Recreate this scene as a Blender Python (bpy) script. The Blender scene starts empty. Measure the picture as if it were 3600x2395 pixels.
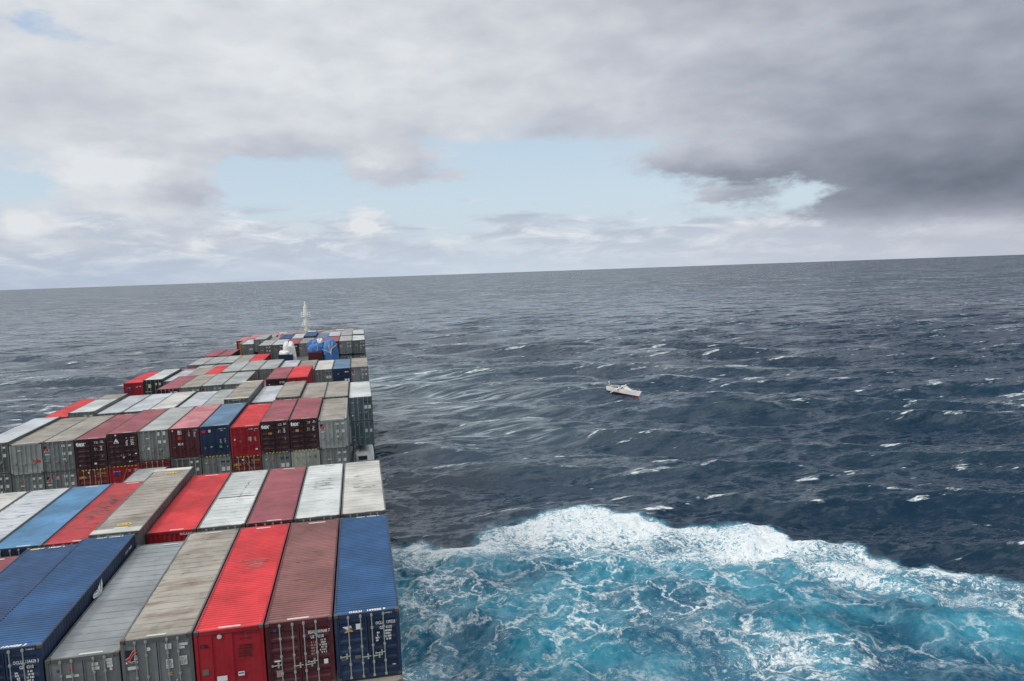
import bpy, math, random
import numpy as np
from mathutils import Matrix, Vector
random.seed(7)
SC = bpy.context.scene
COL = SC.collection
# ------------------------------------------------------------------ camera, world, sun, exposure
W0, H0, FPX = 3600.0, 2395.0, 2793.0
def rotm(a, b, c):
    ca, sa, cb, sb, cc, sc = math.cos(a), math.sin(a), math.cos(b), math.sin(b), math.cos(c), math.sin(c)
    Y = np.array([[ca, -sa, 0], [sa, ca, 0], [0, 0, 1]])
    P = np.array([[1, 0, 0], [0, cb, -sb], [0, sb, cb]])
    R = np.array([[cc, 0, sc], [0, 1, 0], [-sc, 0, cc]])
    return Y @ P @ R
# the ship heels and trims by less than half a degree in the swell: HEEL turns the ship frame into the world frame
up = np.array([0.00799407, 0.00664014, 0.999946]); up /= np.linalg.norm(up)
zz = np.array([0, 0, 1.0]); vv = np.cross(up, zz); K = np.array([[0, -vv[2], vv[1]], [vv[2], 0, -vv[0]], [-vv[1], vv[0], 0]])
HEEL3 = np.eye(3) + K + K @ K / (1 + up @ zz)
HEEL = Matrix([list(r) + [0] for r in HEEL3.tolist()] + [[0, 0, 0, 1]])
MC = HEEL3 @ rotm(-0.18886, -0.094171, 0.041421)
CAMP = HEEL3 @ np.array([-0.839, -29.6567, 12.8643])
SEA_Z = -21.0
cd = bpy.data.cameras.new('camera'); cam = bpy.data.objects.new('camera', cd); COL.objects.link(cam)
cd.sensor_width = 36; cd.lens = 36 * FPX / W0; cd.clip_start = 0.5; cd.clip_end = 120000
r_, f_, u_ = MC[:, 0], MC[:, 1], MC[:, 2]
cam.matrix_world = Matrix([[r_[i], u_[i], -f_[i], CAMP[i]] for i in range(3)] + [[0, 0, 0, 1]])
SC.camera = cam
SC.view_settings.view_transform = 'Standard'; SC.view_settings.look = 'None'; SC.view_settings.gamma = 1
SC.view_settings.exposure = 0.0
def ray(px, py):
    return MC @ np.array([(px - W0 / 2) / FPX, 1, (H0 / 2 - py) / FPX])
def azel(px, py):
    r = ray(px, py); r = r / np.linalg.norm(r)
    return math.degrees(math.atan2(r[0], r[1])), math.degrees(math.asin(r[2]))
def sea_pt(px, py, z=SEA_Z):
    r = ray(px, py); t = (z - CAMP[2]) / r[2]; return CAMP + r * t

SUN_EL, SUN_AZ = 44.0, -112.0       # azimuth clockwise from +Y
sl = bpy.data.lights.new('sun', 'SUN'); sl.energy = 1.25; sl.angle = math.radians(12); sl.color = (1, .95, .88)
so = bpy.data.objects.new('sun', sl); COL.objects.link(so)
sd = Vector((math.sin(math.radians(SUN_AZ)) * math.cos(math.radians(SUN_EL)), math.cos(math.radians(SUN_AZ)) * math.cos(math.radians(SUN_EL)), math.sin(math.radians(SUN_EL))))
so.rotation_euler = sd.to_track_quat('Z', 'Y').to_euler(); so.location = (0, 0, 80)

class NT:
    """tiny node-graph helper"""
    def __init__(s, tree): s.t = tree; tree.nodes.clear()
    def n(s, typ, **kw):
        nd = s.t.nodes.new(typ)
        for k, v in kw.items(): setattr(nd, k, v)
        return nd
    def set(s, sock, v):
        if isinstance(v, bpy.types.NodeSocket): s.t.links.new(v, sock)
        elif v is not None: sock.default_value = v
    def m(s, op, a, b=None, c=None, clamp=False):
        nd = s.n('ShaderNodeMath', operation=op, use_clamp=clamp)
        s.set(nd.inputs[0], a); s.set(nd.inputs[1], b); s.set(nd.inputs[2], c)
        return nd.outputs[0]
    def mr(s, v, a, b, c=0., d=1., smooth=True):
        nd = s.n('ShaderNodeMapRange', interpolation_type='SMOOTHSTEP' if smooth else 'LINEAR')
        s.set(nd.inputs['Value'], v); nd.inputs['From Min'].default_value = a; nd.inputs['From Max'].default_value = b
        nd.inputs['To Min'].default_value = c; nd.inputs['To Max'].default_value = d
        return nd.outputs[0]
    def mix(s, f, a, b):
        nd = s.n('ShaderNodeMix', data_type='RGBA'); s.set(nd.inputs[0], f)
        for i, v in ((6, a), (7, b)):
            if isinstance(v, tuple) and len(v) == 3: v = (*v, 1)
            s.set(nd.inputs[i], v)
        return nd.outputs[2]
    def noise(s, vec, scale, detail=4, rough=.5, dist=0., out=0):
        nd = s.n('ShaderNodeTexNoise'); s.set(nd.inputs['Vector'], vec)
        nd.inputs['Scale'].default_value = scale; nd.inputs['Detail'].default_value = detail
        nd.inputs['Roughness'].default_value = rough; nd.inputs['Distortion'].default_value = dist
        return nd.outputs[out]
    def comb(s, x, y, z=0.):
        nd = s.n('ShaderNodeCombineXYZ'); s.set(nd.inputs[0], x); s.set(nd.inputs[1], y); s.set(nd.inputs[2], z); return nd.outputs[0]
    def vm(s, op, a, b=None):
        nd = s.n('ShaderNodeVectorMath', operation=op); s.set(nd.inputs[0], a)
        if b is not None: s.set(nd.inputs[1], b)
        return nd.outputs[0]
    def ramp(s, f, pts):
        nd = s.n('ShaderNodeValToRGB'); s.set(nd.inputs[0], f); cr = nd.color_ramp
        while len(cr.elements) < len(pts): cr.elements.new(.5)
        for e, (p, c) in zip(cr.elements, pts):
            e.position = p; e.color = (*c, 1) if isinstance(c, tuple) else (c, c, c, 1)
        return nd.outputs[0]

def build_world():
    w = bpy.data.worlds.new('World'); SC.world = w; w.use_nodes = True
    g = NT(w.node_tree)
    sky = g.n('ShaderNodeTexSky', sky_type='NISHITA'); sky.sun_disc = False
    sky.sun_elevation = math.radians(SUN_EL); sky.sun_rotation = math.radians(SUN_AZ); sky.altitude = 30
    tc = g.n('ShaderNodeTexCoord'); d = tc.outputs['Generated']
    sp = g.n('ShaderNodeSeparateXYZ'); g.set(sp.inputs[0], d)
    az = g.m('MULTIPLY', g.m('ARCTAN2', sp.outputs[0], sp.outputs[1]), 57.2958)
    el = g.m('MULTIPLY', g.m('ARCSINE', sp.outputs[2]), 57.2958)
    base = g.comb(g.m('MULTIPLY', az, .1), g.m('MULTIPLY', el, .22))
    warp = g.noise(base, 1.6, 5, .6, 0, 1)
    wv = g.vm('SUBTRACT', warp, (.5, .5, .5)); ws = g.n('ShaderNodeSeparateXYZ'); g.set(ws.inputs[0], wv)
    warp2 = g.noise(base, 6.5, 5, .6, 0, 1)
    wv2 = g.vm('SUBTRACT', warp2, (.5, .5, .5)); ws2 = g.n('ShaderNodeSeparateXYZ'); g.set(ws2.inputs[0], wv2)
    azw = g.m('ADD', g.m('MULTIPLY_ADD', ws.outputs[0], 5.0, az), g.m('MULTIPLY', ws2.outputs[0], 2.4))
    elw = g.m('ADD', g.m('MULTIPLY_ADD', ws.outputs[1], 1.8, el), g.m('MULTIPLY', ws2.outputs[1], 1.5))
    def blob(px, py, rx, ry, wgt, acc, tilt=0., A=azw, E=elw):
        a0, e0 = azel(px, py); ra, re = rx / 48.7, ry / 48.7
        dx = g.m('SUBTRACT', A, a0); dy = g.m('SUBTRACT', E, e0)
        if tilt: dy = g.m('MULTIPLY_ADD', dx, -tilt, dy)
        dx = g.m('MULTIPLY', dx, 1 / ra); dy = g.m('MULTIPLY', dy, 1 / re)
        q = g.m('ADD', g.m('MULTIPLY', dx, dx), g.m('MULTIPLY', dy, dy))
        e = g.m('EXPONENT', g.m('MULTIPLY', q, -1.0))
        return g.m('MULTIPLY_ADD', e, wgt, acc)
    n1 = g.noise(base, 3.0, 6, .62)
    n2 = g.noise(g.comb(g.m('MULTIPLY', az, .1), g.m('MULTIPLY', el, .55)), 2.4, 5, .55)
    basec = g.ramp(g.m('MULTIPLY', el, 1 / 20.), [(0, .0), (.10, .12), (.20, .22), (.30, .14), (.40, .38), (.47, .85), (.6, 1.05), (1, 1.1)])
    C = g.m('MULTIPLY_ADD', g.m('SUBTRACT', n1, .5), 1.0, basec)
    C = g.m('MULTIPLY_ADD', g.m('SUBTRACT', n2, .5), .55, C)
    for b in [(430, 640, 320, 105, 1.1), (640, 640, 120, 120, .55), (1330, 580, 190, 85, .85), (1640, 612, 120, 42, .6), (760, 480, 320, 90, .6),
              (2480, 560, 340, 62, .75), (3150, 560, 480, 150, .9), (3450, 690, 380, 75, .85), (3520, 420, 260, 130, .5), (3080, 720, 230, 45, .6), (2540, 690, 110, 34, .7), (2110, 680, 75, 16, .55),
              (1285, 795, 84, 54, 1.0), (90, 785, 90, 50, .7), (700, 865, 80, 26, .5), (1590, 862, 80, 24, .5), (1870, 865, 100, 26, .5), (1840, 775, 80, 30, .55),
              (2600, 815, 120, 30, .4), (3500, 790, 250, 60, .4), (420, 870, 560, 62, .35), (3000, 850, 800, 42, .3), (1500, 740, 260, 14, .25), (2200, 760, 60, 12, .4),
              (1000, 800, 200, 18, .3),
              (900, 650, 180, 80, -.35), (1900, 640, 240, 110, -.55), (1750, 730, 420, 50, -.35), (1120, 590, 130, 60, -.45), (1950, 560, 330, 60, -.35), (820, 590, 110, 60, -.35), (1500, 500, 240, 22, -.30), (110, 640, 140, 36, -.6), (2850, 668, 170, 48, -.55), (3160, 680, 40, 22, -.4)]:
        C = blob(*b, C)
    C = blob(170, 95, 130, 42, -.62, C, tilt=-.3)
    alpha = g.mr(C, .32, .90)
    n3 = g.noise(base, 1.7, 3, .5); nb = g.noise(base, 3.0, 3, .5)
    B = g.m('MULTIPLY_ADD', g.m('SUBTRACT', n3, .5), .42, .885)
    B = g.m('MULTIPLY_ADD', g.m('SUBTRACT', nb, .5), .20, B)
    for b in [(3450, 400, 1050, 560, -.44), (3350, 610, 650, 130, -.30), (2500, 620, 330, 34, -.16), (300, 330, 330, 120, -.10), (650, 690, 220, 60, -.17), (1450, 620, 260, 40, -.12), (1000, 540, 420, 70, -.16),
              (2650, 470, 420, 60, .10), (900, 260, 700, 130, .09), (400, 590, 180, 70, .22), (1280, 560, 110, 40, .16), (1280, 780, 46, 44, .5), (90, 775, 60, 40, .2), (700, 862, 40, 24, .25), (1590, 850, 45, 26, .28),
              (1870, 855, 70, 30, .25), (2520, 672, 60, 24, .14), (2600, 815, 100, 26, .18), (3450, 800, 260, 40, .22), (450, 900, 620, 60, -.12), (2700, 840, 800, 50, .05)]:
        B = blob(*b, B, A=az if b[2] > 500 else azw, E=el if b[2] > 500 else elw)
    S = 10.0
    cl = g.ramp(B, [(0, (.095 * 1, .115, .155)), (.25, (.215, .240, .300)), (.5, (.350, .378, .450)), (.75, (.535, .568, .640)), (1, (.75, .78, .81))])
    # sky beyond the frame, shaped for its light: bright overhead, dark starboard, mid-grey aft
    stb = g.m('MULTIPLY', g.mr(sp.outputs[0], .10, .55), g.mr(el, 14, 24)); cl = g.mix(g.m('MULTIPLY', stb, .9), cl, (.15, .165, .205))
    zen = g.m('MULTIPLY', g.mr(el, 40, 72), g.mr(sp.outputs[0], .62, .12)); cl = g.mix(zen, cl, (1.95, 1.92, 1.88))
    aft = g.mr(sp.outputs[1], .05, -.40); low = g.mr(el, 60, 25)
    cl = g.mix(g.m('MULTIPLY', g.m('MULTIPLY', aft, low), .92), cl, (.52, .54, .58))
    cl = g.vm('SCALE', cl); cl.node.inputs['Scale'].default_value = S
    clear = g.ramp(g.m('MULTIPLY', el, 1 / 20.), [(0, (.62, .70, .80)), (.25, (.61, .73, .83)), (.5, (.54, .69, .83)), (1, (.42, .54, .77))])
    clear = g.vm('SCALE', clear); clear.node.inputs['Scale'].default_value = S
    clear = g.mix(.85, sky.outputs[0], clear)
    lown = g.noise(g.comb(g.m('MULTIPLY', az, .055), g.m('MULTIPLY', el, .42)), 2.0, 7, .60, .5)
    lowt = g.noise(g.comb(g.m('MULTIPLY', az, .085), g.m('MULTIPLY', el, .34)), 2.6, 6, .6, .4)
    lm_ = g.ramp(g.m('MULTIPLY', el, 1 / 10.), [(0, .55), (.10, .50), (.20, .38), (.32, .20), (.45, .06), (.7, .02), (1, 0.)])
    lc = g.m('ADD', lown, g.m('MULTIPLY', g.m('SUBTRACT', lm_, .28), .75))
    lc = blob(380, 850, 620, 120, .34, lc, A=az, E=el); lc = blob(3150, 830, 700, 90, .30, lc, A=az, E=el); lc = blob(1285, 800, 90, 60, .22, lc); lc = blob(1780, 790, 170, 35, .16, lc); lc = blob(2250, 830, 300, 30, .14, lc); lc = blob(1700, 700, 300, 14, .12, lc)
    la = g.m('MULTIPLY', g.mr(lc, .42, .64), .85)
    lcol = g.ramp(lowt, [(.30, (.43, .48, .575)), (.48, (.52, .57, .665)), (.56, (.66, .70, .765)), (.66, (.84, .855, .87))])
    lcol = g.vm('SCALE', lcol); lcol.node.inputs['Scale'].default_value = S
    clear = g.mix(la, clear, lcol)
    out = g.mix(alpha, clear, cl)
    hz = g.vm('SCALE', g.ramp(g.mr(az, -25, 45, 0, 1, False), [(0, (.42, .50, .63)), (.25, (.50, .58, .70)), (.5, (.60, .68, .78)), (1, (.50, .52, .60))])); hz.node.inputs['Scale'].default_value = S
    out = g.mix(g.m('MULTIPLY', g.mr(el, 3.2, 0), .8), out, hz)
    bg = g.n('ShaderNodeBackground'); g.set(bg.inputs[0], out); bg.inputs[1].default_value = .1
    o = g.n('ShaderNodeOutputWorld'); g.set(o.inputs[0], bg.outputs[0])
build_world()

# ------------------------------------------------------------------ helpers
def tag(o, label=None, cat=None, group=None, kind=None):
    if label: o['label'] = label
    if cat: o['category'] = cat
    if group: o['group'] = group
    if kind: o['kind'] = kind
    return o
def mat(name, col, rough=.6, metal=0., spec=None):
    m = bpy.data.materials.new(name); m.use_nodes = True
    b = m.node_tree.nodes['Principled BSDF']; b.inputs['Base Color'].default_value = (*col, 1)
    b.inputs['Roughness'].default_value = rough; b.inputs['Metallic'].default_value = metal
    return m
def paint(name, col, dirt=.35, rust=.3, scratch=0., rough=.55, dirtcol=(.10, .085, .07), axis='y', seam=0., band=0.):
    """weathered container paint: patchy fading, grime, rust spots, scuffs across the roof"""
    m = bpy.data.materials.new(name); m.use_nodes = True; g = NT(m.node_tree)
    tc = g.n('ShaderNodeTexCoord'); oi = g.n('ShaderNodeObjectInfo')
    off = g.m('MULTIPLY', oi.outputs['Random'], 137.)
    P = g.vm('ADD', tc.outputs['Object'], g.comb(off, off, off))
    sp = g.n('ShaderNodeSeparateXYZ'); g.set(sp.inputs[0], P)
    big = g.noise(P, .35, 4, .6); mid = g.noise(P, 1.6, 5, .65); fine = g.noise(P, 14, 4, .7)
    vert = g.noise(g.comb(g.m('MULTIPLY', sp.outputs[0], 5.), g.m('MULTIPLY', sp.outputs[1], 5.), g.m('MULTIPLY', sp.outputs[2], .5)), 1., 4, .6)
    cross = g.noise(g.comb(g.m('MULTIPLY', sp.outputs[0], .9), g.m('MULTIPLY', sp.outputs[1], 3.2), sp.outputs[2]), 1., 5, .65)
    c0 = tuple(col); dk = tuple(c * .70 for c in col); lt = tuple(min(1, c * 1.12 + .01) for c in col)
    c = g.mix(g.mr(big, .3, .7), dk, lt)
    c = g.mix(g.m('MULTIPLY', g.mr(fine, .35, .75), .14), c, tuple(min(1, x * .6) for x in col))
    c = g.mix(g.m('MULTIPLY', g.mr(mid, .52, .78), dirt), c, dirtcol)
    c = g.mix(g.m('MULTIPLY', g.mr(vert, .56, .8), dirt * .7), c, dirtcol)
    if scratch:
        c = g.mix(g.m('MULTIPLY', g.mr(cross, .60, .74), scratch), c, (.07, .06, .055))
    if seam:
        ph = g.m('FRACT', g.m('MULTIPLY', sp.outputs[1], 1 / .61))
        ln = g.m('MULTIPLY', g.mr(ph, .0, .16, 1, 0), g.mr(cross, .4, .62))
        c = g.mix(g.m('MULTIPLY', ln, seam), c, (.17, .10, .055))
    if band:
        bn = g.noise(g.comb(g.m('MULTIPLY', sp.outputs[0], .35), g.m('MULTIPLY_ADD', sp.outputs[0], -.25, g.m('MULTIPLY', sp.outputs[1], 1.0))), 1., 5, .6)
        c = g.mix(g.m('MULTIPLY', g.mr(bn, .50, .66), band), c, (.17, .105, .06))
    rs = g.m('MULTIPLY', g.mr(g.noise(P, 5.5, 6, .7), .64, .74), g.mr(mid, .45, .6))
    c = g.mix(g.m('MULTIPLY', rs, rust), c, (.10, .035, .018))
    b = g.n('ShaderNodeBsdfPrincipled'); g.set(b.inputs['Base Color'], c)
    g.set(b.inputs['Roughness'], g.mr(mid, .3, .8, rough - .1, rough + .2))
    bp = g.n('ShaderNodeBump'); bp.inputs['Strength'].default_value = .25; bp.inputs['Distance'].default_value = .02
    g.set(bp.inputs['Height'], g.noise(P, 2.2, 4, .6)); g.set(b.inputs['Normal'], bp.outputs[0])
    o = g.n('ShaderNodeOutputMaterial'); g.set(o.inputs[0], b.outputs[0])
    return m

class MB:
    def __init__(s): s.v = []; s.f = []
    def box(s, x0, x1, y0, y1, z0, z1):
        i = len(s.v)
        s.v += [(x0, y0, z0), (x1, y0, z0), (x1, y1, z0), (x0, y1, z0), (x0, y0, z1), (x1, y0, z1), (x1, y1, z1), (x0, y1, z1)]
        s.f += [(i, i + 3, i + 2, i + 1), (i + 4, i + 5, i + 6, i + 7), (i, i + 1, i + 5, i + 4), (i + 1, i + 2, i + 6, i + 5), (i + 2, i + 3, i + 7, i + 6), (i + 3, i, i + 4, i + 7)]
        return s
    def tube(s, p, q, r0, r1=None, n=8, cap=True):
        r1 = r0 if r1 is None else r1
        p, q = Vector(p), Vector(q); d = (q - p).normalized()
        a = d.orthogonal().normalized(); b = d.cross(a); i = len(s.v)
        for c, r in ((p, r0), (q, r1)):
            for k in range(n):
                t = 2 * math.pi * k / n; s.v.append(tuple(c + (a * math.cos(t) + b * math.sin(t)) * r))
        for k in range(n): s.f.append((i + k, i + (k + 1) % n, i + n + (k + 1) % n, i + n + k))
        if cap: s.f.append(tuple(i + n - 1 - k for k in range(n))); s.f.append(tuple(i + n + k for k in range(n)))
        return s
    def grid(s, rows):
        i = len(s.v); n = len(rows[0])
        for r in rows: s.v += r
        for a in range(len(rows) - 1):
            for b in range(n - 1):
                k = i + a * n + b; s.f.append((k, k + 1, k + n + 1, k + n))
        return s
    def loop_grid(s, rows, caps=True):
        i = len(s.v); n = len(rows[0])
        for r in rows: s.v += r
        for a in range(len(rows) - 1):
            for b in range(n):
                k = i + a * n; s.f.append((k + b, k + (b + 1) % n, k + n + (b + 1) % n, k + n + b))
        if caps:
            s.f.append(tuple(i + n - 1 - b for b in range(n))); k = i + (len(rows) - 1) * n; s.f.append(tuple(k + b for b in range(n)))
        return s
    def poly(s, pts):
        i = len(s.v); s.v += pts; s.f.append(tuple(range(i, i + len(pts)))); return s
    def mesh(s, name, smooth=False):
        m = bpy.data.meshes.new(name); m.from_pydata(s.v, [], s.f); m.materials.append(None)
        if smooth: m.polygons.foreach_set('use_smooth', [True] * len(m.polygons))
        m.update(); return m
def put(name, mesh, material, parent=None, loc=(0, 0, 0), rot=(0, 0, 0), **kw):
    if isinstance(mesh, MB): mesh = mesh.mesh(name)
    o = bpy.data.objects.new(name, mesh); COL.objects.link(o)
    if len(mesh.materials) == 0: mesh.materials.append(None)
    for sl_ in o.material_slots: sl_.link = 'OBJECT'; sl_.material = material
    o.location = loc; o.rotation_euler = rot
    if parent is not None: o.parent = parent
    return tag(o, **kw)
def empty(name, loc, rz=0., ship=True, **kw):
    o = bpy.data.objects.new(name, None); COL.objects.link(o); o.empty_display_size = .3
    M = Matrix.Translation(loc) @ Matrix.Rotation(rz, 4, 'Z')
    o.matrix_world = (HEEL @ M) if ship else M
    return tag(o, **kw)
def shipfix(o): o.matrix_world = HEEL @ Matrix.Translation(o.location) @ o.rotation_euler.to_matrix().to_4x4(); return o

_txt = {}
def text_mesh(s, size=.1, bold=0., shear=0., align='CENTER', sx=1.):
    k = (s, size, bold, shear, align, sx)
    if k in _txt: return _txt[k]
    c = bpy.data.curves.new('lettering', 'FONT'); c.body = s; c.size = size; c.resolution_u = 2; c.offset = bold + size * .022; c.shear = shear
    c.align_x = align; c.align_y = 'CENTER'; c.space_character = 1.1
    ob = bpy.data.objects.new('tmp', c); me = bpy.data.meshes.new_from_object(ob)
    bpy.data.objects.remove(ob); bpy.data.curves.remove(c)
    me.transform(Matrix(((sx, 0, 0, 0), (0, 0, 1, 0), (0, 1, 0, 0), (0, 0, 0, 1))))   # stand up in the XZ plane
    me.transform(Matrix.Scale(1, 4)); me.name = 'lettering'; me.materials.clear(); me.materials.append(None)
    _txt[k] = me; return me

# ------------------------------------------------------------------ sea
rng = np.random.RandomState(11)
NW = 120
lam = np.exp(rng.uniform(math.log(2.2), math.log(62), NW))
th = math.radians(-97) + rng.normal(0, .42, NW) * (1.25 - .55 * np.log(lam / 2.2) / math.log(28))
kk = 2 * math.pi / lam
steep = .030 * np.where(lam > 30, .70, np.where(lam > 6, 1.32, 1.1)) * rng.uniform(.6, 1.3, NW)
amp = steep / kk
ph = rng.uniform(0, 6.283, NW)
KX, KY = np.cos(th) * kk, np.sin(th) * kk
def waves(x, y, spacing=None):
    z = np.zeros_like(x); dx = np.zeros_like(x); dy = np.zeros_like(x); J = np.zeros_like(x)
    for i in range(NW):
        a = amp[i]
        if spacing is not None: a = a * np.clip((lam[i] / spacing - 2.0) / 2.0, 0, 1)
        p = KX[i] * x + KY[i] * y + ph[i]; s, c = np.sin(p), np.cos(p)
        z += a * s; dx += a * .62 * math.cos(th[i]) * c; dy += a * .62 * math.sin(th[i]) * c; J += a * kk[i] * s
    return z, dx, dy, J
def vnoise(x, y, seed=0):
    """smooth value noise, numpy"""
    xi = np.floor(x).astype(np.int64); yi = np.floor(y).astype(np.int64); fx = x - xi; fy = y - yi
    fx = fx * fx * (3 - 2 * fx); fy = fy * fy * (3 - 2 * fy)
    def h(a, b):
        n = (a * 374761393 + b * 668265263 + seed * 974634777) & 0xffffffff
        n = ((n ^ (n >> 13)) * 1274126177) & 0xffffffff
        return ((n ^ (n >> 16)) & 0xffff) / 65535.
    return (h(xi, yi) * (1 - fx) + h(xi + 1, yi) * fx) * (1 - fy) + (h(xi, yi + 1) * (1 - fx) + h(xi + 1, yi + 1) * fx) * fy
def fbm(x, y, seed=0, o=4):
    r = 0; a = .5
    for i in range(o): r = r + a * vnoise(x * 2 ** i + 17.3 * i, y * 2 ** i - 9.1 * i, seed + i); a *= .5
    return r / (1 - .5 ** o)
# outline of the churned patch beside the hull (world metres, on the water)
WASH = [sea_pt(px, py)[:2] for px, py in [(1250, 1925), (1383, 1902), (1480, 1893), (1600, 1912), (1710, 1855), (1800, 1838), (1950, 1806), (2120, 1800), (2260, 1818), (2380, 1838), (2480, 1838), (2600, 1820),
                                          (2720, 1845), (2800, 1885), (2940, 1903), (3060, 1922), (3200, 1960), (3400, 1998), (3600, 2042)]]
e_ = WASH[-1] - WASH[-2]; e_ = e_ / np.linalg.norm(e_)
WASH += [WASH[-1] + e_ * 60, np.array([140., -70.]), np.array([20., -90.]), np.array([-6., -60.]), np.array([-6., 40.])]
WASH = np.array(WASH)
def sdist(x, y, P):
    d = np.full(x.shape, 1e9); ins = np.zeros(x.shape, bool)
    for i in range(len(P)):
        a, b = P[i], P[(i + 1) % len(P)]; e = b - a
        t = np.clip(((x - a[0]) * e[0] + (y - a[1]) * e[1]) / (e @ e), 0, 1)
        d = np.minimum(d, np.hypot(x - a[0] - t * e[0], y - a[1] - t * e[1]))
        c = ((a[1] > y) != (b[1] > y)) & (x < (b[0] - a[0]) * (y - a[1]) / (b[1] - a[1] + 1e-12) + a[0]); ins ^= c
    return np.where(ins, d, -d)
def bmp(x, y, px, py, rx, ry, ang=0.):
    c = sea_pt(px, py); ca, sa = math.cos(ang), math.sin(ang); u = (x - c[0]) * ca + (y - c[1]) * sa; v = -(x - c[0]) * sa + (y - c[1]) * ca
    return np.exp(-(u / rx) ** 2 - (v / ry) ** 2)
def build_sea():
    cx, cy = CAMP[0], CAMP[1]; view = math.atan2(f_[0], f_[1])
    fine = np.radians(np.linspace(-42, 42, 1150)); rest = np.radians(np.linspace(42, 318, 70)[1:-1])
    ang = np.concatenate([fine, rest]) + view
    r = 1 / np.linspace(1 / 34., 1 / 60000., 760)
    r = np.concatenate([[1, 8, 16, 24, 30], r])
    A, R = np.meshgrid(ang, r); X = cx + R * np.sin(A); Y = cy + R * np.cos(A)
    sp = np.gradient(r)[:, None] * np.ones_like(A); sp = np.maximum(sp, R * np.radians(84 / 1150)); sp[:, 1150:] = R[:, 1150:] * .08
    Z, DX, DY, J = waves(X, Y, sp)
    sd_ = sdist(X, Y, WASH) + (fbm(X / 7, Y / 7, 3) - .5) * 6.0 + (fbm(X / 1.6, Y / 1.6, 9) - .5) * 2.2
    near = np.clip(sd_ / 2.4, 0, 1)
    inw = np.clip(sd_ / 6 + .2, 0, 1)
    # calmer lumpy water in the wash, raised turbulent rim
    lump = (fbm(X / 4.5, Y / 4.5, 21) - .5) * 2.6 + (fbm(X / 1.1, Y / 1.1, 31) - .5) * .4
    rim = np.exp(-((sd_ - 2.5) / 3.0) ** 2)
    lump = np.where(sp < 2, lump, 0)
    Z = Z * (1 - .55 * inw) + lump * inw + rim * .22 * (.4 + fbm(X / 4, Y / 4, 5)) * (sp < 2)
    DX *= 1 - .5 * inw; DY *= 1 - .5 * inw
    # dense foam field: rim plus the big swirls seen beside the hull
    dense = 1.0 * np.exp(-np.clip(sd_ - 2.0, 0, 99) / 5.0) * near * (-.05 + 1.30 * fbm(X / 7, Y / 7, 41))
    for b in [(1850, 1870, 13, 6, 0, .55), (2250, 1870, 15, 6, 0, .5), (2680, 1900, 10, 6, 0, .6), (2450, 1950, 12, 3.5, -.1, .55), (2950, 2020, 6.5, 3.0, -1.0, .8), (3010, 2110, 2.6, 5, .2, .6), (1560, 1960, 7, 4.5, .2, .55), (3330, 2110, 7, 2.2, -.8, .8),
              (3450, 2000, 12, 4.5, -.4, .4), (2400, 2190, 7, 3.0, -.5, .45), (2900, 2300, 8, 3.5, -.4, .45), (3500, 2250, 5, 4.5, .3, .3), (1500, 2130, 4, 6, .3, .35), (2650, 2330, 8, 3, .2, .35), (1480, 2330, 5, 2, .3, .4), (2150, 2390, 6, 2.0, .2, .35)]:
        dense += b[5] * bmp(X, Y, b[0], b[1], b[2], b[3], b[4]) * near
    for b in [(3180, 2130, 6.0, 4.5, -.6, 1.0), (3080, 2230, 6, 3.5, -.4, .6), (2750, 2170, 6, 3.5, -.3, .45), (1900, 2010, 7, 3.5, 0, .30), (2180, 2110, 5, 3, 0, .35), (3330, 2380, 8, 3.2, -.2, 1.0), (2750, 2370, 3, 2, 0, .4), (1410, 2030, 3, 4, 0, .5), (1800, 2170, 4, 2, 0, .3), (1950, 2300, 5, 3, 0, .3)]:
        dense -= b[5] * bmp(X, Y, b[0], b[1], b[2], b[3], b[4])
    # thin residual foam left along the side of the ship, ahead of the wash; also masks water painted paler for its reflection
    streak = 1.1 * bmp(X, Y, 1420, 1345, 24, 30) + .8 * bmp(X, Y, 1500, 1430, 30, 22) + .6 * bmp(X, Y, 1620, 1540, 26, 10) + .15 * bmp(X, Y, 2000, 1640, 20, 5)
    V = np.stack([X + DX, Y + DY, Z + SEA_Z], -1).reshape(-1, 3)
    nr, na = R.shape; idx = np.arange(nr * na).reshape(nr, na)
    a = idx[:-1, :]; b = np.roll(idx, -1, 1)[:-1, :]; c = np.roll(idx, -1, 1)[1:, :]; d = idx[1:, :]
    F = np.stack([a, d, c, b], -1).reshape(-1, 4)
    me = bpy.data.meshes.new('sea'); me.vertices.add(len(V)); me.vertices.foreach_set('co', V.astype(np.float32).ravel())
    me.loops.add(F.size); me.loops.foreach_set('vertex_index', F.astype(np.int32).ravel())
    me.polygons.add(len(F)); me.polygons.foreach_set('loop_start', np.arange(0, F.size, 4, dtype=np.int32)); me.polygons.foreach_set('use_smooth', np.ones(len(F), bool))
    me.update(calc_edges=True)
    for nm, arr in (('wash', near), ('dense', np.clip(dense, -1, 1.6)), ('streak', streak), ('crest', J), ('hgt', Z)):
        at = me.attributes.new(nm, 'FLOAT', 'POINT'); at.data.foreach_set('value', arr.astype(np.float32).ravel())
    # material
    m = bpy.data.materials.new('sea_water'); m.use_nodes = True; g = NT(m.node_tree); me.materials.append(m)
    P = g.n('ShaderNodeNewGeometry').outputs['Position']
    sx = g.n('ShaderNodeSeparateXYZ'); g.set(sx.inputs[0], P); x, y = sx.outputs[0], sx.outputs[1]
    XY = g.comb(x, y)
    def attr(n):
        nd = g.n('ShaderNodeAttribute'); nd.attribute_name = n; return nd.outputs['Fac']
    dist = g.m('SQRT', g.m('ADD', g.m('POWER', g.m('SUBTRACT', x, float(cx)), 2.), g.m('POWER', g.m('SUBTRACT', y, float(cy)), 2.)))
    wash, dense_, streak_, crest, hgt = [attr(n) for n in ('wash', 'dense', 'streak', 'crest', 'hgt')]
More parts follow.
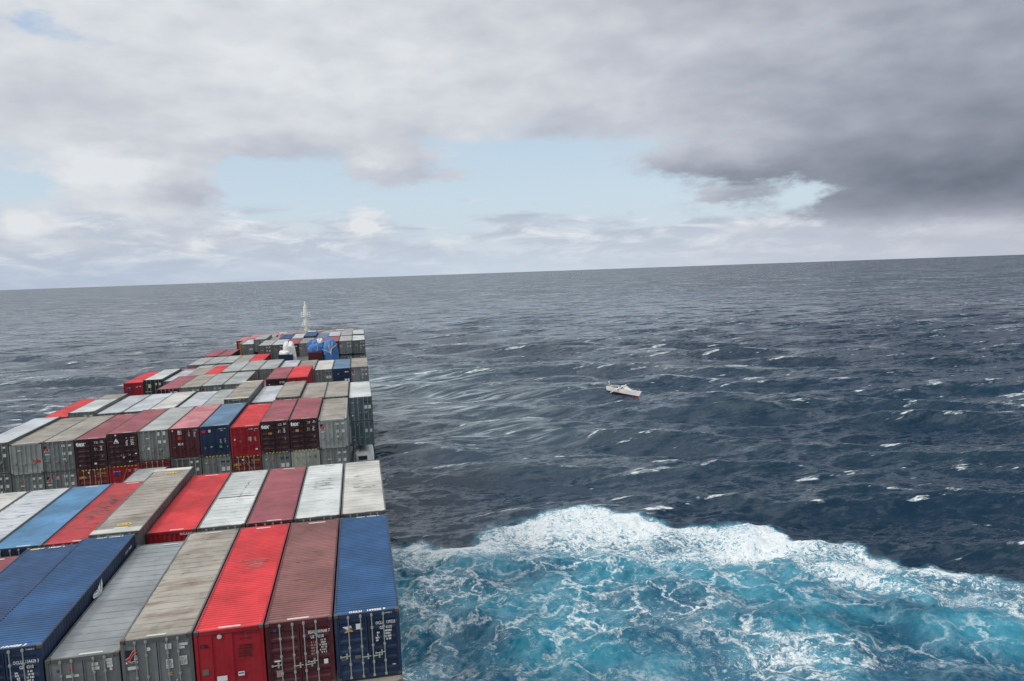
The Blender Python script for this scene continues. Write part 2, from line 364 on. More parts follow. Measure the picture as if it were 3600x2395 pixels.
    # --- wash lace
    wn = g.vm('SUBTRACT', g.noise(XY, .22, 5, .6, 0, 1), (.5, .5, .5)); wn.node.inputs[1].default_value = (.5, .5, .5)
    sc1 = g.n('ShaderNodeVectorMath', operation='SCALE'); g.set(sc1.inputs[0], wn); sc1.inputs['Scale'].default_value = 11.0
    wn2 = g.vm('SUBTRACT', g.noise(XY, 1.1, 4, .6, 0, 1), (.5, .5, .5))
    sc2 = g.n('ShaderNodeVectorMath', operation='SCALE'); g.set(sc2.inputs[0], wn2); sc2.inputs['Scale'].default_value = 1.3
    Pw = g.vm('ADD', g.vm('ADD', XY, sc1.outputs[0]), sc2.outputs[0])
    def vor(scale, w0):
        v = g.n('ShaderNodeTexVoronoi', feature='DISTANCE_TO_EDGE', voronoi_dimensions='2D'); g.set(v.inputs['Vector'], Pw); v.inputs['Scale'].default_value = scale
        return v.outputs['Distance']
    pres = g.mr(g.noise(XY, .16, 4, .6), .38, .66)
    t1 = g.m('MULTIPLY', g.mr(g.m('SUBTRACT', vor(.20, 0), g.m('MULTIPLY', pres, .05)), .0, .07, 1, 0), g.mr(g.noise(XY, .10, 3, .5), .33, .47))
    t2 = g.mr(g.m('SUBTRACT', vor(.62, 0), g.m('MULTIPLY', pres, .05)), .0, .075, 1, 0)
    t3 = g.mr(vor(1.5, 0), .0, .14, 1, 0); t4 = g.mr(vor(3.4, 0), .0, .16, 1, 0)
    glob = g.mr(g.noise(XY, .055, 4, .6), .36, .60)
    br = g.mr(g.noise(XY, 2.3, 6, .75), .40, .56)
    br2 = g.mr(g.noise(XY, .8, 4, .65), .45, .62)
    lace = g.m('MULTIPLY', t1, g.m('MULTIPLY_ADD', br, .75, .2))
    lace = g.m('MAXIMUM', lace, g.m('MULTIPLY', g.m('MULTIPLY', t2, br), g.m('MULTIPLY_ADD', br2, .6, .02)))
    lace = g.m('MAXIMUM', lace, g.m('MULTIPLY', g.m('MULTIPLY', t3, br2), g.m('MULTIPLY', pres, .75)))
    lace = g.m('MAXIMUM', lace, g.m('MULTIPLY', g.m('MULTIPLY', t4, br), g.m('MULTIPLY', pres, br2)))
    lace = g.m('MULTIPLY', lace, g.m('MULTIPLY_ADD', glob, .60, .45))
    fluff = g.noise(Pw, 1.3, 9, .74)
    th_ = g.m('SUBTRACT', .70, g.m('MULTIPLY', dense_, .245))
    fl = g.mr(g.m('SUBTRACT', fluff, g.m('SUBTRACT', th_, g.m('MULTIPLY', glob, .05))), -.02, .07)
    lace_w = g.m('MULTIPLY', lace, g.mr(dense_, -.75, .1, .12, 1))
    edge = g.mr(g.m('ADD', wash, g.m('MULTIPLY', g.m('SUBTRACT', g.noise(Pw, 1.2, 6, .7), .5), 1.6)), .35, .75)
    foam_w = g.m('MULTIPLY', g.m('MULTIPLY', g.m('MAXIMUM', lace_w, fl), edge), g.mr(wash, 0, .12), clamp=True)
    # soft veil of bubbles under the surface
    veil = g.m('MULTIPLY', g.mr(g.noise(Pw, .30, 6, .6), .38, .75), .24)
    veil = g.m('ADD', veil, g.m('MULTIPLY', g.m('MAXIMUM', dense_, 0.), .24), clamp=True)
    # --- whitecaps on the open sea (elongated along the crests)
    rx = g.m('ADD', g.m('MULTIPLY', x, .993), g.m('MULTIPLY', y, .12)); ry = g.m('SUBTRACT', g.m('MULTIPLY', y, .993), g.m('MULTIPLY', x, .12))
    capv = g.comb(g.m('MULTIPLY', rx, .075), g.m('MULTIPLY', ry, .26))
    cap = g.noise(capv, 1., 3, .55); capd = g.noise(g.comb(g.m('MULTIPLY', rx, .45), g.m('MULTIPLY', ry, 1.9)), 1., 5, .75)
    patch = g.noise(XY, .012, 3, .5)
    cc = g.m('ADD', cap, g.m('MULTIPLY', g.m('SUBTRACT', patch, .5), .28))
    cc = g.m('ADD', cc, g.m('MULTIPLY', g.m('MINIMUM', g.m('MAXIMUM', crest, -.3), .45), .22))
    capth = g.mr(dist, 60, 1600, .668, .580, False)
    cm = g.mr(g.m('ADD', g.m('SUBTRACT', cc, capth), g.m('MULTIPLY', g.m('SUBTRACT', capd, .5), .34)), 0., .075)
    cm = g.m('MULTIPLY', cm, g.mr(capd, .42, .60, .15, 1))
    c2 = g.noise(g.comb(g.m('MULTIPLY', rx, .11), g.m('MULTIPLY', ry, .42)), 1., 3, .6)
    c2 = g.m('ADD', g.m('ADD', c2, g.m('MULTIPLY', g.m('SUBTRACT', patch, .5), .3)), g.m('MULTIPLY', g.m('SUBTRACT', capd, .5), .25))
    cm = g.m('MAXIMUM', cm, g.m('MULTIPLY', g.mr(g.m('SUBTRACT', c2, g.mr(dist, 100, 1300, .705, .625, False)), 0, .05), .85))
    st = g.noise(g.comb(g.m('MULTIPLY', rx, .07), g.m('MULTIPLY', ry, .55)), 1., 6, .65, .6)
    stm = g.m('MULTIPLY', g.mr(st, .46, .68), streak_, clamp=True)
    lines = g.noise(g.comb(g.m('MULTIPLY', rx, .035), g.m('MULTIPLY', ry, .7)), 1., 5, .6, .4)
    lm = g.m('MULTIPLY', g.m('MULTIPLY', g.mr(lines, .64, .80), g.mr(capd, .40, .60)), .16)
    open_ = g.m('MAXIMUM', g.m('MAXIMUM', cm, g.m('MULTIPLY', stm, .8)), lm)
    foam = g.m('MAXIMUM', foam_w, g.m('MULTIPLY', open_, g.m('SUBTRACT', 1., wash)), clamp=True)
    # --- colours
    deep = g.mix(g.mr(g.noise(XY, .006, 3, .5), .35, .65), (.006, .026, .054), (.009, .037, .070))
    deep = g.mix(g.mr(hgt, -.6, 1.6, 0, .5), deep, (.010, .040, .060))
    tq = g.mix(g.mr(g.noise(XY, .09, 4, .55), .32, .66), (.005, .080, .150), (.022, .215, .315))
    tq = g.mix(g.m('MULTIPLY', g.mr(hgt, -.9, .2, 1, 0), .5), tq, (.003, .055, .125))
    tq = g.mix(g.mr(dense_, -.15, -.8, 0, .8), tq, (.003, .050, .100))
    tq = g.mix(veil, tq, (.26, .56, .69))
    soft = g.mr(g.m('ADD', wash, g.m('MULTIPLY', dense_, .1)), .0, .9)
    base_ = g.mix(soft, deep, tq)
    base_ = g.mix(g.m('MULTIPLY', g.m('MULTIPLY', streak_, g.mr(st, .3, .6)), .6, clamp=True), base_, (.11, .18, .22))  # pale base: foam film plus brighter sky reflection put into the colour
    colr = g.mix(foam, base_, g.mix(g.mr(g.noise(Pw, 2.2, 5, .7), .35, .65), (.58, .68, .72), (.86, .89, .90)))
    b = g.n('ShaderNodeBsdfPrincipled'); g.set(b.inputs['Base Color'], colr); b.inputs['IOR'].default_value = 1.33
    rg = g.m('MAXIMUM', g.m('MULTIPLY', foam, .75), g.mr(dist, 60, 1500, .10, .26))
    g.set(b.inputs['Roughness'], rg)
    g.set(b.inputs['Specular IOR Level'], g.m('SUBTRACT', g.m('MULTIPLY_ADD', wash, -.22, .5), g.mr(dist, 250, 2500, 0, .17)))
    # --- ripples: random slopes at every scale, world space
    def slope(sx_, sy_, det, rgh, ax, ay):
        v = g.noise(g.comb(g.m('MULTIPLY', rx, sx_), g.m('MULTIPLY', ry, sy_)), 1., det, rgh, .2, 1)
        v = g.vm('SUBTRACT', v, (.5, .5, .5)); return g.vm('MULTIPLY', v, (ax, ay, 0.))
    far = g.mr(dist, 120, 550, 0, 1)
    s1 = slope(.24, .58, 9, .78, 1.7, 2.7)
    s2 = slope(.045, .17, 4, .70, 1.5, 3.3)
    sc3 = g.n('ShaderNodeVectorMath', operation='SCALE'); g.set(sc3.inputs[0], s2); g.set(sc3.inputs['Scale'], far)
    sc4 = g.n('ShaderNodeVectorMath', operation='SCALE'); g.set(sc4.inputs[0], s1); g.set(sc4.inputs['Scale'], g.m('SUBTRACT', 1., g.m('MULTIPLY', wash, .35)))
    N = g.n('ShaderNodeNewGeometry').outputs['Normal']
    nn = g.vm('NORMALIZE', g.vm('ADD', g.vm('ADD', N, sc3.outputs[0]), sc4.outputs[0]))
    g.set(b.inputs['Normal'], nn)
    o = g.n('ShaderNodeOutputMaterial'); g.set(o.inputs[0], b.outputs[0])
    ob = bpy.data.objects.new('sea', me); COL.objects.link(ob); tag(ob, 'dark slate blue open sea with whitecaps and churned turquoise wash', 'water', kind='structure')
build_sea()

# ------------------------------------------------------------------ palette
PAL = {}
def pal(name, *a, **k): PAL[name] = paint(name, *a, **k)
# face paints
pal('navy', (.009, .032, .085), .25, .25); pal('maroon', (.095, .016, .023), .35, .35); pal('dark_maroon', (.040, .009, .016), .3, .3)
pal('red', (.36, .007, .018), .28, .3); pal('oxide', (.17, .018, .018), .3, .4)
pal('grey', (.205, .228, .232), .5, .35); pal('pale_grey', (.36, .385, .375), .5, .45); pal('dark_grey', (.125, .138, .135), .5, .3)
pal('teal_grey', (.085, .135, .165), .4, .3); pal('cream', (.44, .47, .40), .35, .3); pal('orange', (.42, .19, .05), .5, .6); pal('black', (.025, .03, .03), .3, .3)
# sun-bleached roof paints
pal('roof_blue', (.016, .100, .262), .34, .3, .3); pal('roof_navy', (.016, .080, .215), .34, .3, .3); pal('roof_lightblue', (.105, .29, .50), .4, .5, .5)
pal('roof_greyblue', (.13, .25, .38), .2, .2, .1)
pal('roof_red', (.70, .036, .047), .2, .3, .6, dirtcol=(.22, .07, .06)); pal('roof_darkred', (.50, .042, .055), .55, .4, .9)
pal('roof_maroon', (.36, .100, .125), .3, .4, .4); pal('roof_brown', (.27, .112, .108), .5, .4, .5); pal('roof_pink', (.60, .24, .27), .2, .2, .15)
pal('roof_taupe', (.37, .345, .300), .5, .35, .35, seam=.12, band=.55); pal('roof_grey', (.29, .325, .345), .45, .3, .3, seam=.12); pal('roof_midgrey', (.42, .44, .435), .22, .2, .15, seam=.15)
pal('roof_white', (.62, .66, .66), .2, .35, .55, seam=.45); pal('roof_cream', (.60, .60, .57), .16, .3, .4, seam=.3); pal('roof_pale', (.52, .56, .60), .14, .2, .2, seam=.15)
SEAL = mat('door_gasket', (.02, .02, .02), .8); RODM = mat('galvanised_rod', (.42, .46, .43), .45, .3); RODD = mat('painted_rod', (.30, .32, .28), .6)
WHITE = mat('white_lettering', (.80, .82, .80), .6); DIRTYW = mat('white_panel', (.62, .63, .60), .6); BLACKI = mat('black_lettering', (.02, .02, .02), .6); REDI = mat('red_marking', (.60, .02, .04), .6)
ORANGEI = mat('orange_marking', (.75, .13, .05), .6); YEL = mat('yellow_marking', (.70, .50, .04), .6); GREENI = mat('green_sticker', (.10, .65, .05), .6); BLUEI = mat('blue_marking', (.02, .07, .28), .6)
GREYP = mat('grey_plate', (.16, .15, .13), .6); PINKI = mat('faint_pink_lettering', (.40, .25, .24), .6); GOLD = mat('gold_lettering', (.55, .33, .06), .6)
CAST = paint('corner_casting_steel', (.10, .085, .075), .5, .6)

# ------------------------------------------------------------------ container meshes (shared)
WD = 2.438; HX = WD / 2
_mc = {}
def cached(key, fn):
    if key not in _mc: _mc[key] = fn()
    return _mc[key]
def m_frame(L, H):
    b = MB(); t = .07
    for sx in (-1, 1):
        x0, x1 = sorted((sx * HX, sx * (HX - .07)))
        b.box(x0, x1, .18, L - .18, H - .075, H - .004); b.box(x0, x1, .18, L - .18, .0, .16)
        for y0 in (.0, L - .13): b.box(*sorted((sx * HX, sx * (HX - .11))), y0 + .003, y0 + .127, .125, H - .125)
    for y0 in (.012, L - .112):
        b.box(-HX + .18, HX - .18, y0, y0 + .10, H - .15, H - .006); b.box(-HX + .18, HX - .18, y0, y0 + .10, .01, .15)
    return b.mesh('frame')
def m_cast(sx, y0, z0):
    return MB().box(*sorted((sx * HX, sx * (HX - .162))), y0, y0 + .178, z0, z0 + .118).mesh('corner_casting')
def m_roof(L, H, style):
    b = MB(); x0, x1 = -HX + .072, HX - .072
    if style == 'steel':
        n = int((L - .5) / .208); p = (L - .5) / n; rows = []
        rows.append([(x0, .11, H - .012), (x1, .11, H - .012)])
        for i in range(n):
            y = .25 + i * p
            for dy, dz in ((.0, 0), (.35 * p, 0), (.48 * p, -.042), (.87 * p, -.042)):
                rows.append([(x0, y + dy, H - .012 + dz), (x1, y + dy, H - .012 + dz)])
        rows.append([(x0, L - .25, H - .012), (x1, L - .25, H - .012)]); rows.append([(x0, L - .11, H - .012), (x1, L - .11, H - .012)])
        b.grid(rows)
    else:
        n = int(L / .61); rows = []
        rr = random.Random(5)
        for i in range(n * 2 + 1):
            y = .11 + (L - .22) * i / (n * 2); z = H - .014 - (.013 if i % 2 else .0)
            rows.append([(x0 + (x1 - x0) * j / 6, y, z - (.010 * rr.random())) for j in range(7)])
        b.grid(rows)
        for i in range(1, n):
            y = .11 + (L - .22) * i / n; b.box(x0 + .01, x1 - .01, y - .018, y + .018, H - .02, H - .008)
    b.f = [tuple(reversed(f)) if len(f) == 4 and False else f for f in b.f]
    return b.mesh('roof')
def m_side(L, H, style, s):
    b = MB(); z0, z1 = .16, H - .075
    if style == 'steel':
        n = int((L - .3) / .275); p = (L - .26) / n; rows = []
        for i in range(n):
            y = .13 + i * p
            for dy, dx in ((.0, 0), (.26 * p, 0), (.5 * p, -.036), (.76 * p, -.036)): rows.append([(s * (HX - .012 + dx), y + dy, z0), (s * (HX - .012 + dx), y + dy, z1)])
        rows.append([(s * (HX - .012), L - .13, z0), (s * (HX - .012), L - .13, z1)]); b.grid(rows)
    else:
        b.grid([[(s * (HX - .02), .13, z0), (s * (HX - .02), .13, z1)], [(s * (HX - .02), L - .13, z0), (s * (HX - .02), L - .13, z1)]])
        n = int(L / .61)
        for i in range(1, n):
            y = .13 + (L - .26) * i / n; b.box(*sorted((s * (HX - .019), s * (HX - .004))), y - .03, y + .03, z0, z1)
    return b.mesh('side_wall')
def m_leaf(H, style, s):
    """one door leaf; s=-1 left, +1 right; facing -Y"""
    b = MB(); xa, xb = sorted((s * .014, s * (HX - .115))); z0, z1 = .155, H - .155
    if style == 'steel':
        prof = [(z0, .03)]; nz = 5; m = .12; seg = (z1 - z0 - 2 * m) / nz
        prof.append((z0 + m * .5, .03))
        for i in range(nz):
            a = z0 + m + seg * i
            prof += [(a + seg * .05, .03), (a + seg * .22, .062), (a + seg * .68, .062), (a + seg * .85, .03)]
        prof += [(z1, .03)]
        b.grid([[(xa + .06, y, z), (xb - .06, y, z)] for z, y in prof])
        for x in (xa, xb - .06): b.box(x, x + .06, .018, .07, z0, z1)
    elif style == 'alu':
        b.grid([[(xa, .045, z0), (xb, .045, z0)], [(xa, .045, z1), (xb, .045, z1)]])
        for i in range(4):
            x = xa + (xb - xa) * i / 3; x = min(max(x, xa + .022), xb - .022); b.box(x - .02, x + .02, .02, .05, z0, z1)
        b.box(xa + .045, xb - .045, .028, .05, z0, z0 + .14); b.box(xa + .045, xb - .045, .032, .05, z1 - .05, z1)
    else:  # panelled doors with frame bars (grid look)
        b.grid([[(xa, .05, z0), (xb, .05, z0)], [(xa, .05, z1), (xb, .05, z1)]])
        for i in range(3):
            x = xa + (xb - xa) * i / 2; x = min(max(x, xa + .025), xb - .025); b.box(x - .022, x + .022, .018, .055, z0, z1)
        for i in range(6):
            z = z0 + (z1 - z0) * i / 5; z = min(max(z, z0 + .03), z1 - .03); b.box(xa + .05, xb - .05, .032, .058, z - .022, z + .022)
    return b.mesh('door')
def m_rod(H, x):
    b = MB(); b.tube((x, -.012, .04), (x, -.012, H - .05), .021, n=8)
    for z in (.10, .62, 1.28, H - .62, H - .12): b.box(x - .045, x + .045, -.036, .028, z - .04, z + .04)
    return b.mesh('lock_rod')
def m_handle(z, x0, x1):
    b = MB(); b.tube((x0, -.045, z), (x1, -.045, z + .02), .016, n=6); xm = (x0 * .35 + x1 * .65); b.box(xm - .03, xm + .03, -.06, .03, z - .09, z + .09); b.box(x0 - .03, x0 + .03, -.06, .0, z - .035, z + .035)
    return b.mesh('handle')
def m_endwall(H):
    """blank end with broad vertical steps"""
    b = MB(); z0, z1 = .15, H - .15; xs = [-1.10, -.62, -.60, -.16, -.13, .10, .13, .52, .55, 1.10]; ys = [.03, .03, .065, .065, .03, .03, .075, .075, .04, .04]
    b.grid([[(x, y, z0), (x, y, z1)] for x, y in zip(xs, ys)])
    return b.mesh('end_wall')
def m_ribend(H):
    b = MB(); z0, z1 = .15, H - .15; n = 9; p = 2.2 / n; rows = []
    for i in range(n):
        x = -1.1 + i * p
        for dx, dy in ((0, .03), (.3 * p, .03), (.5 * p, .07), (.8 * p, .07)): rows.append([(x + dx, dy, z0), (x + dx, dy, z1)])
    rows.append([(1.1, .03, z0), (1.1, .03, z1)]); b.grid(rows); return b.mesh('end_wall')
def m_farend(L, H):
    return MB().box(-HX + .11, HX - .11, L - .09, L - .05, .15, H - .15).mesh('end_wall')
def m_floor(L):
    return MB().box(-HX + .08, HX - .08, .13, L - .13, .05, .12).mesh('floor')

def dashes(x, z, w, h, rows, seed=1, cell=.05):
    """rows of small broken strokes: the stencilled data lines too small to read"""
    b = MB(); r = random.Random(seed)
    for i in range(rows):
        zc = z - h * (i + .5) / rows; xx = x + (r.random() < .3) * cell
        while xx < x + w - cell * .5:
            ww = cell * r.choice((.5, .7, .9)); b.box(xx, min(xx + ww, x + w), -.004, -.0005, zc - h / rows * .33, zc + h / rows * .33)
            xx += ww + cell * r.choice((.25, .35, .9))
    return b
def m_logo_parts(w, h):
    """square emblem: black field, red S-band, white lower corner"""
    blk = MB().box(-w / 2, w / 2, -.004, 0, -h / 2, h / 2); wh = MB()
    pts = []
    L_, R_ = [], []
    for i in range(17):
        t = i / 16; xx = -w * .52 + w * 1.04 * t; s = 1 / (1 + math.exp(-9 * (t - .5))); zc = -h * .40 + h * .80 * s
        hw = h * (.115 + .05 * math.sin(math.pi * t)); L_.append((xx, zc + hw)); R_.append((xx, zc - hw))
    red = MB(); clip = lambda z: max(-h / 2, min(h / 2, z)); cx_ = lambda x: max(-w / 2, min(w / 2, x))
    red.grid([[(cx_(a[0]), -.0105, clip(a[1])), (cx_(b_[0]), -.0105, clip(b_[1]))] for a, b_ in zip(L_, R_)])
    for d_ in (1, ):
        wh.grid([[(cx_(a[0]), -.0075, clip(a[1] + .018)), (cx_(b_[0]), -.0075, clip(b_[1] - .018))] for a, b_ in zip(L_, R_)])
    fan = [(w / 2, -.0065, -h * .42)]
    for i in range(9):
        t = math.pi / 2 * i / 8; fan.append((w / 2 - w * .30 * math.cos(t), -.0065, -h * .42 + h * .42 * math.sin(t)))
    wh.poly(fan); wh.box(-w / 2, w / 2, -.006, -.0001, -h * .68, -h / 2)
    return blk, wh, red

def X(f): return -HX + WD * f
def decorate(root, H, items, seed=0):
    for q, it in enumerate(items):
        k = it[0]; Z = lambda f: H * (1 - f)
        y0 = .012
        if k == 'text':
            _, s, fx, fz, size, m_ = it[:6]; kw = it[6] if len(it) > 6 else {}
            me = text_mesh(s, size, **kw); put('lettering', me, m_, root, (X(fx), y0, Z(fz)))
        elif k == 'rect':
            _, fx, fz, w, h, m_ = it[:6]; put(it[6] if len(it) > 6 else 'marking_panel', MB().box(-w / 2, w / 2, -.003, .0, -h / 2, h / 2), m_, root, (X(fx), y0 + (-.001 * (q % 4)), Z(fz)))
        elif k == 'disc':
            _, fx, fz, r, m_ = it; b = MB(); b.tube((0, .0, 0), (0, -.004, 0), r, n=18); put('round_vent', b, m_, root, (X(fx), y0, Z(fz)))
        elif k == 'dash':
            _, fx, fz, w, h, rows, m_ = it; put('data_lettering', dashes(0, 0, w, h, rows, seed + q), m_, root, (X(fx), y0 - .004, Z(fz)))
        elif k == 'logo':
            _, fx, fz, w, h = it; blk, wh, red = m_logo_parts(w, h); lg = put('logo', blk, BLACKI, root, (X(fx), y0, Z(fz)))
            put('logo_band', red, REDI, lg); put('logo_edge', wh, WHITE, lg)
            put('lettering', text_mesh('Sea-Land', h * .20, bold=.004, sx=.9), BLACKI, root, (X(fx), y0 - .009, Z(fz) - h * .585))
        elif k == 'slash':
            _, fx, fz, w, h, m_ = it; b = MB(); b.poly([(-w / 2, 0, -h / 2), (-w / 2 + w * .45, 0, -h / 2), (w / 2, 0, h / 2 * .8), (w / 2 - .3 * w, 0, h / 2), (-w / 2 + w * .1, 0, -h * .1)]); put('logo', b, m_, root, (X(fx), y0 - .003, Z(fz)))
        elif k == 'flag':
            _, fx, fz = it; gs = put('logo', MB().poly([(-.20, 0, .12), (.02, 0, .13), (.12, 0, .15), (.16, 0, .02), (-.04, 0, .0)]), WHITE, root, (X(fx), y0 - .002, Z(fz)))
            put('logo_field', MB().poly([(-.20, -.002, .10), (-.03, -.002, .0), (-.14, -.002, -.12)]), BLUEI, gs); put('logo_base', MB().poly([(-.14, -.003, -.12), (-.03, -.003, -.01), (.12, -.003, -.01), (.20, -.003, -.10), (.05, -.003, -.10)]), YEL, gs)
            put('logo_band', MB().poly([(.04, -.004, .05), (.14, -.004, .06), (.18, -.004, -.06), (.10, -.004, -.01)]), REDI, gs)

GRP = 'shipping containers stacked on the deck'
CONT = []     # bookkeeping for labels
def container(row, k, z, look, roof, face, end='alu', L=12.192, H=2.591, style=None, y0=0., deco=(), side=None, name='shipping_container', rods=None, tier=1, rnum=True, full=None, rodx=None, label=None, dy=0.):
    """k: column counted from the starboard edge; z: height of the roof; y0: near end"""
    x = -(k - 1) * 2.5033 - HX
    style = style or ('alu' if end in ('alu', 'grid') else 'steel')
    root = empty(name, (x, y0 + dy, z - H), 0, cat='container', group=GRP)
    CONT.append((root, row, k, look, tier, y0, label))
    full = (y0 < 66) if full is None else full
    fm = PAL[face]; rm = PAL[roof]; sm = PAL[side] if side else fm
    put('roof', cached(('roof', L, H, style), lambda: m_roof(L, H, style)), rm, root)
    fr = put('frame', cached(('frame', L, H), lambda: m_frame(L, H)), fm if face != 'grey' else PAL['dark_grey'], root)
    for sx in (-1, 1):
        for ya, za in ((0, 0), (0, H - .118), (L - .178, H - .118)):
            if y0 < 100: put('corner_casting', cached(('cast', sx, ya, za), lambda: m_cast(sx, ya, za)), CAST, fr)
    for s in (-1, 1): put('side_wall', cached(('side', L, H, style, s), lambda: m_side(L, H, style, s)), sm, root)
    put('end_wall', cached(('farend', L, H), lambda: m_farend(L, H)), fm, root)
    put('floor', cached(('floor', L), lambda: m_floor(L)), SEAL, root)
    if end in ('steel', 'alu', 'grid'):
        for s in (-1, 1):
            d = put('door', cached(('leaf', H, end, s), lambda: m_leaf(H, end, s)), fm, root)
            rodm = rods or (RODM if end == 'steel' else RODD)
            xs = rodx or (((.24, .70) if s < 0 else (.17, .61)) if end == 'steel' else ((.30, .74) if end != 'alu' else (.36, .73)))
            for xx in xs: put('lock_rod', cached(('rod', H, s * xx), lambda: m_rod(H, s * xx)), rodm, d)
            if full:
                for i, xx in enumerate(xs):
                    xa, xb = (s * xx, s * xx + (.34 if s > 0 else .32)) if i == 0 else (s * xx - .34, s * xx)
                    put('handle', cached(('hnd', s, i, xa), lambda: m_handle(.86 + .1 * i, xa, xb)), rodm, d)
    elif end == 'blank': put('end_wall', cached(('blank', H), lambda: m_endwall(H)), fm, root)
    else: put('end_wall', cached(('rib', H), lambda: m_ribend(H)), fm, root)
    if rnum and y0 < 60:
        for yy in (.24, L - .35):
            b = MB(); r = random.Random(k * 7 + int(y0) + int(yy)); off = r.uniform(-.1, .5); w = r.uniform(.65, .85)
            b.box(off - w / 2, off + w / 2, yy - .055, yy + .055, H - .0105, H - .0015)
            if rnum is not True: continue
            put('roof_number', b, DIRTYW, root)
    if deco: decorate(root, H, deco, seed=k * 13 + tier)
    return root
def alu_deco(seed, logo=None, small=True, dirty=False):
    r = random.Random(seed); it = []
    if logo: it += [('logo', .14, .22, .44, .44), ('rect', .15, .41, .42, .10, DIRTYW)]
    elif small: it += [('slash', .30, .26, .16, .15, REDI), ('rect', .31, .37, .30, .09, DIRTYW)]
    it += [('rect', .66, .16, .26, .20, DIRTYW), ('rect', .86, .16, .28, .17, DIRTYW), ('rect', .66, .42, .24, .26, DIRTYW), ('rect', .86, .42, .27, .27, DIRTYW)]
    if r.random() < .5: it += [('rect', .66, .60, .20, .14, WHITE)]
    return it
def gen_deco(seed=0):
    return [('slash', .38, .22, .26, .30, ORANGEI), ('disc', .14, .22, .06, DIRTYW), ('text', 'Genstar', .77, .20, .25, BLACKI, dict(bold=.006)),
            ('rect', .71, .43, .30, .36, DIRTYW), ('rect', .87, .43, .30, .36, DIRTYW)]
# ---------------- row 1 (nearest), y 0
container(1, 1, 0, 'dark blue steel container with locking rods and white numbers', 'roof_blue', 'navy', 'steel', rnum=0, deco=[
    ('flag', .20, .23), ('rect', .36, .20, .17, .22, WHITE), ('text', 'OCLU  139222 9', .80, .185, .165, WHITE, dict(sx=.66)), ('text', 'GB  4310', .78, .262, .165, WHITE, dict(sx=.66)),
    ('dash', .62, .31, .14, .40, 4, WHITE), ('dash', .76, .29, .26, .44, 4, WHITE), ('rect', .12, .67, .22, .13, GREYP), ('rect', .33, .66, .22, .13, GREYP), ('rect', .88, .84, .13, .025, WHITE)])
R_ = CONT[-1][0]
put('roof_number', text_mesh('OCLU   139222 9', .20, bold=.008, sx=.85), WHITE, R_, (.02, .17, 2.5895), (-math.pi / 2, 0, 0)); put('roof_number', text_mesh('OCLU  139222 9', .15, bold=.006), WHITE, R_, (.2, 12.02, 2.5895), (-math.pi / 2, 0, 0))
put('lettering', text_mesh('139222 9', .07), WHITE, R_, (.80, .009, 2.48))
container(1, 2, 0, 'brown maroon steel container with locking rods', 'roof_brown', 'maroon', 'steel', deco=[
    ('disc', .14, .11, .06, BLUEI), ('text', 'SEAU  809648 7', .79, .200, .165, WHITE, dict(sx=.66)), ('text', 'US   4310', .76, .275, .165, WHITE, dict(sx=.66)),
    ('dash', .66, .33, .22, .55, 5, PINKI), ('dash', .79, .31, .26, .58, 6, DIRTYW), ('rect', .15, .57, .22, .055, WHITE), ('rect', .17, .76, .22, .26, PINKI), ('rect', .87, .66, .15, .18, WHITE)])
container(1, 3, 0, 'bright red steel container with blank ribbed end', 'roof_red', 'red', 'blank', deco=[
    ('disc', .36, .10, .085, DIRTYW), ('text', 'ITEL', .14, .22, .15, BLACKI, dict(bold=.008)), ('rect', .13, .60, .22, .22, GREYP), ('rect', .36, .72, .36, .20, WHITE), ('text', 'SEA-LAND', .36, .72, .11, REDI, dict(bold=.006, sx=.6)),
    ('rect', .64, .68, .22, .16, WHITE), ('rect', .64, .675, .18, .05, BLUEI), ('text', 'ITLU 809817 0', .78, .10, .12, SEAL, dict(sx=.8)), ('text', 'USA 4310', .74, .17, .12, SEAL, dict(sx=.8)), ('dash', .62, .25, .5, .5, 5, SEAL)])
container(1, 4, 0.01, 'weathered taupe-roofed aluminium container with red wave emblem', 'roof_taupe', 'grey', 'alu', H=2.72, deco=[
    ('logo', .14, .215, .40, .42), ('rect', .15, .385, .36, .12, DIRTYW), ('disc', .38, .15, .075, WHITE), ('rect', .66, .145, .22, .21, DIRTYW), ('text', 'SEAU', .66, .12, .08, BLACKI, dict(sx=.8)), ('text', 'USA', .66, .16, .08, BLACKI, dict(sx=.8)),
    ('rect', .865, .135, .34, .10, DIRTYW), ('text', '416303 6', .865, .133, .085, BLACKI, dict(sx=.85)), ('rect', .845, .18, .22, .09, DIRTYW), ('text', '4300', .845, .18, .08, BLACKI, dict(sx=.85)),
    ('rect', .66, .385, .24, .34, DIRTYW), ('rect', .855, .36, .27, .34, DIRTYW), ('dash', .62, .34, .2, .26, 5, GREYP), ('dash', .81, .31, .22, .28, 6, GREYP), ('text', 'X', .66, .53, .16, YEL, dict(bold=.01))])
container(1, 5, -.37, 'pale grey aluminium container with small red emblem', 'roof_grey', 'grey', 'alu', deco=[
    ('disc', .16, .17, .05, BLUEI), ('slash', .345, .155, .18, .17, REDI), ('rect', .35, .26, .42, .10, DIRTYW), ('rect', .665, .13, .22, .12, DIRTYW), ('text', 'USA', .665, .13, .09, BLACKI, dict(sx=.8)), ('rect', .67, .19, .25, .12, DIRTYW), ('text', '4310', .67, .19, .09, BLACKI, dict(sx=.8)),
    ('rect', .855, .09, .22, .10, DIRTYW), ('text', 'SEAU', .855, .09, .09, BLACKI, dict(sx=.8)), ('rect', .86, .135, .2, .10, DIRTYW), ('text', '806', .86, .135, .09, BLACKI), ('rect', .865, .18, .2, .10, DIRTYW), ('text', '618', .865, .18, .09, BLACKI), ('rect', .875, .225, .09, .10, DIRTYW), ('text', '4', .875, .225, .09, BLACKI)])
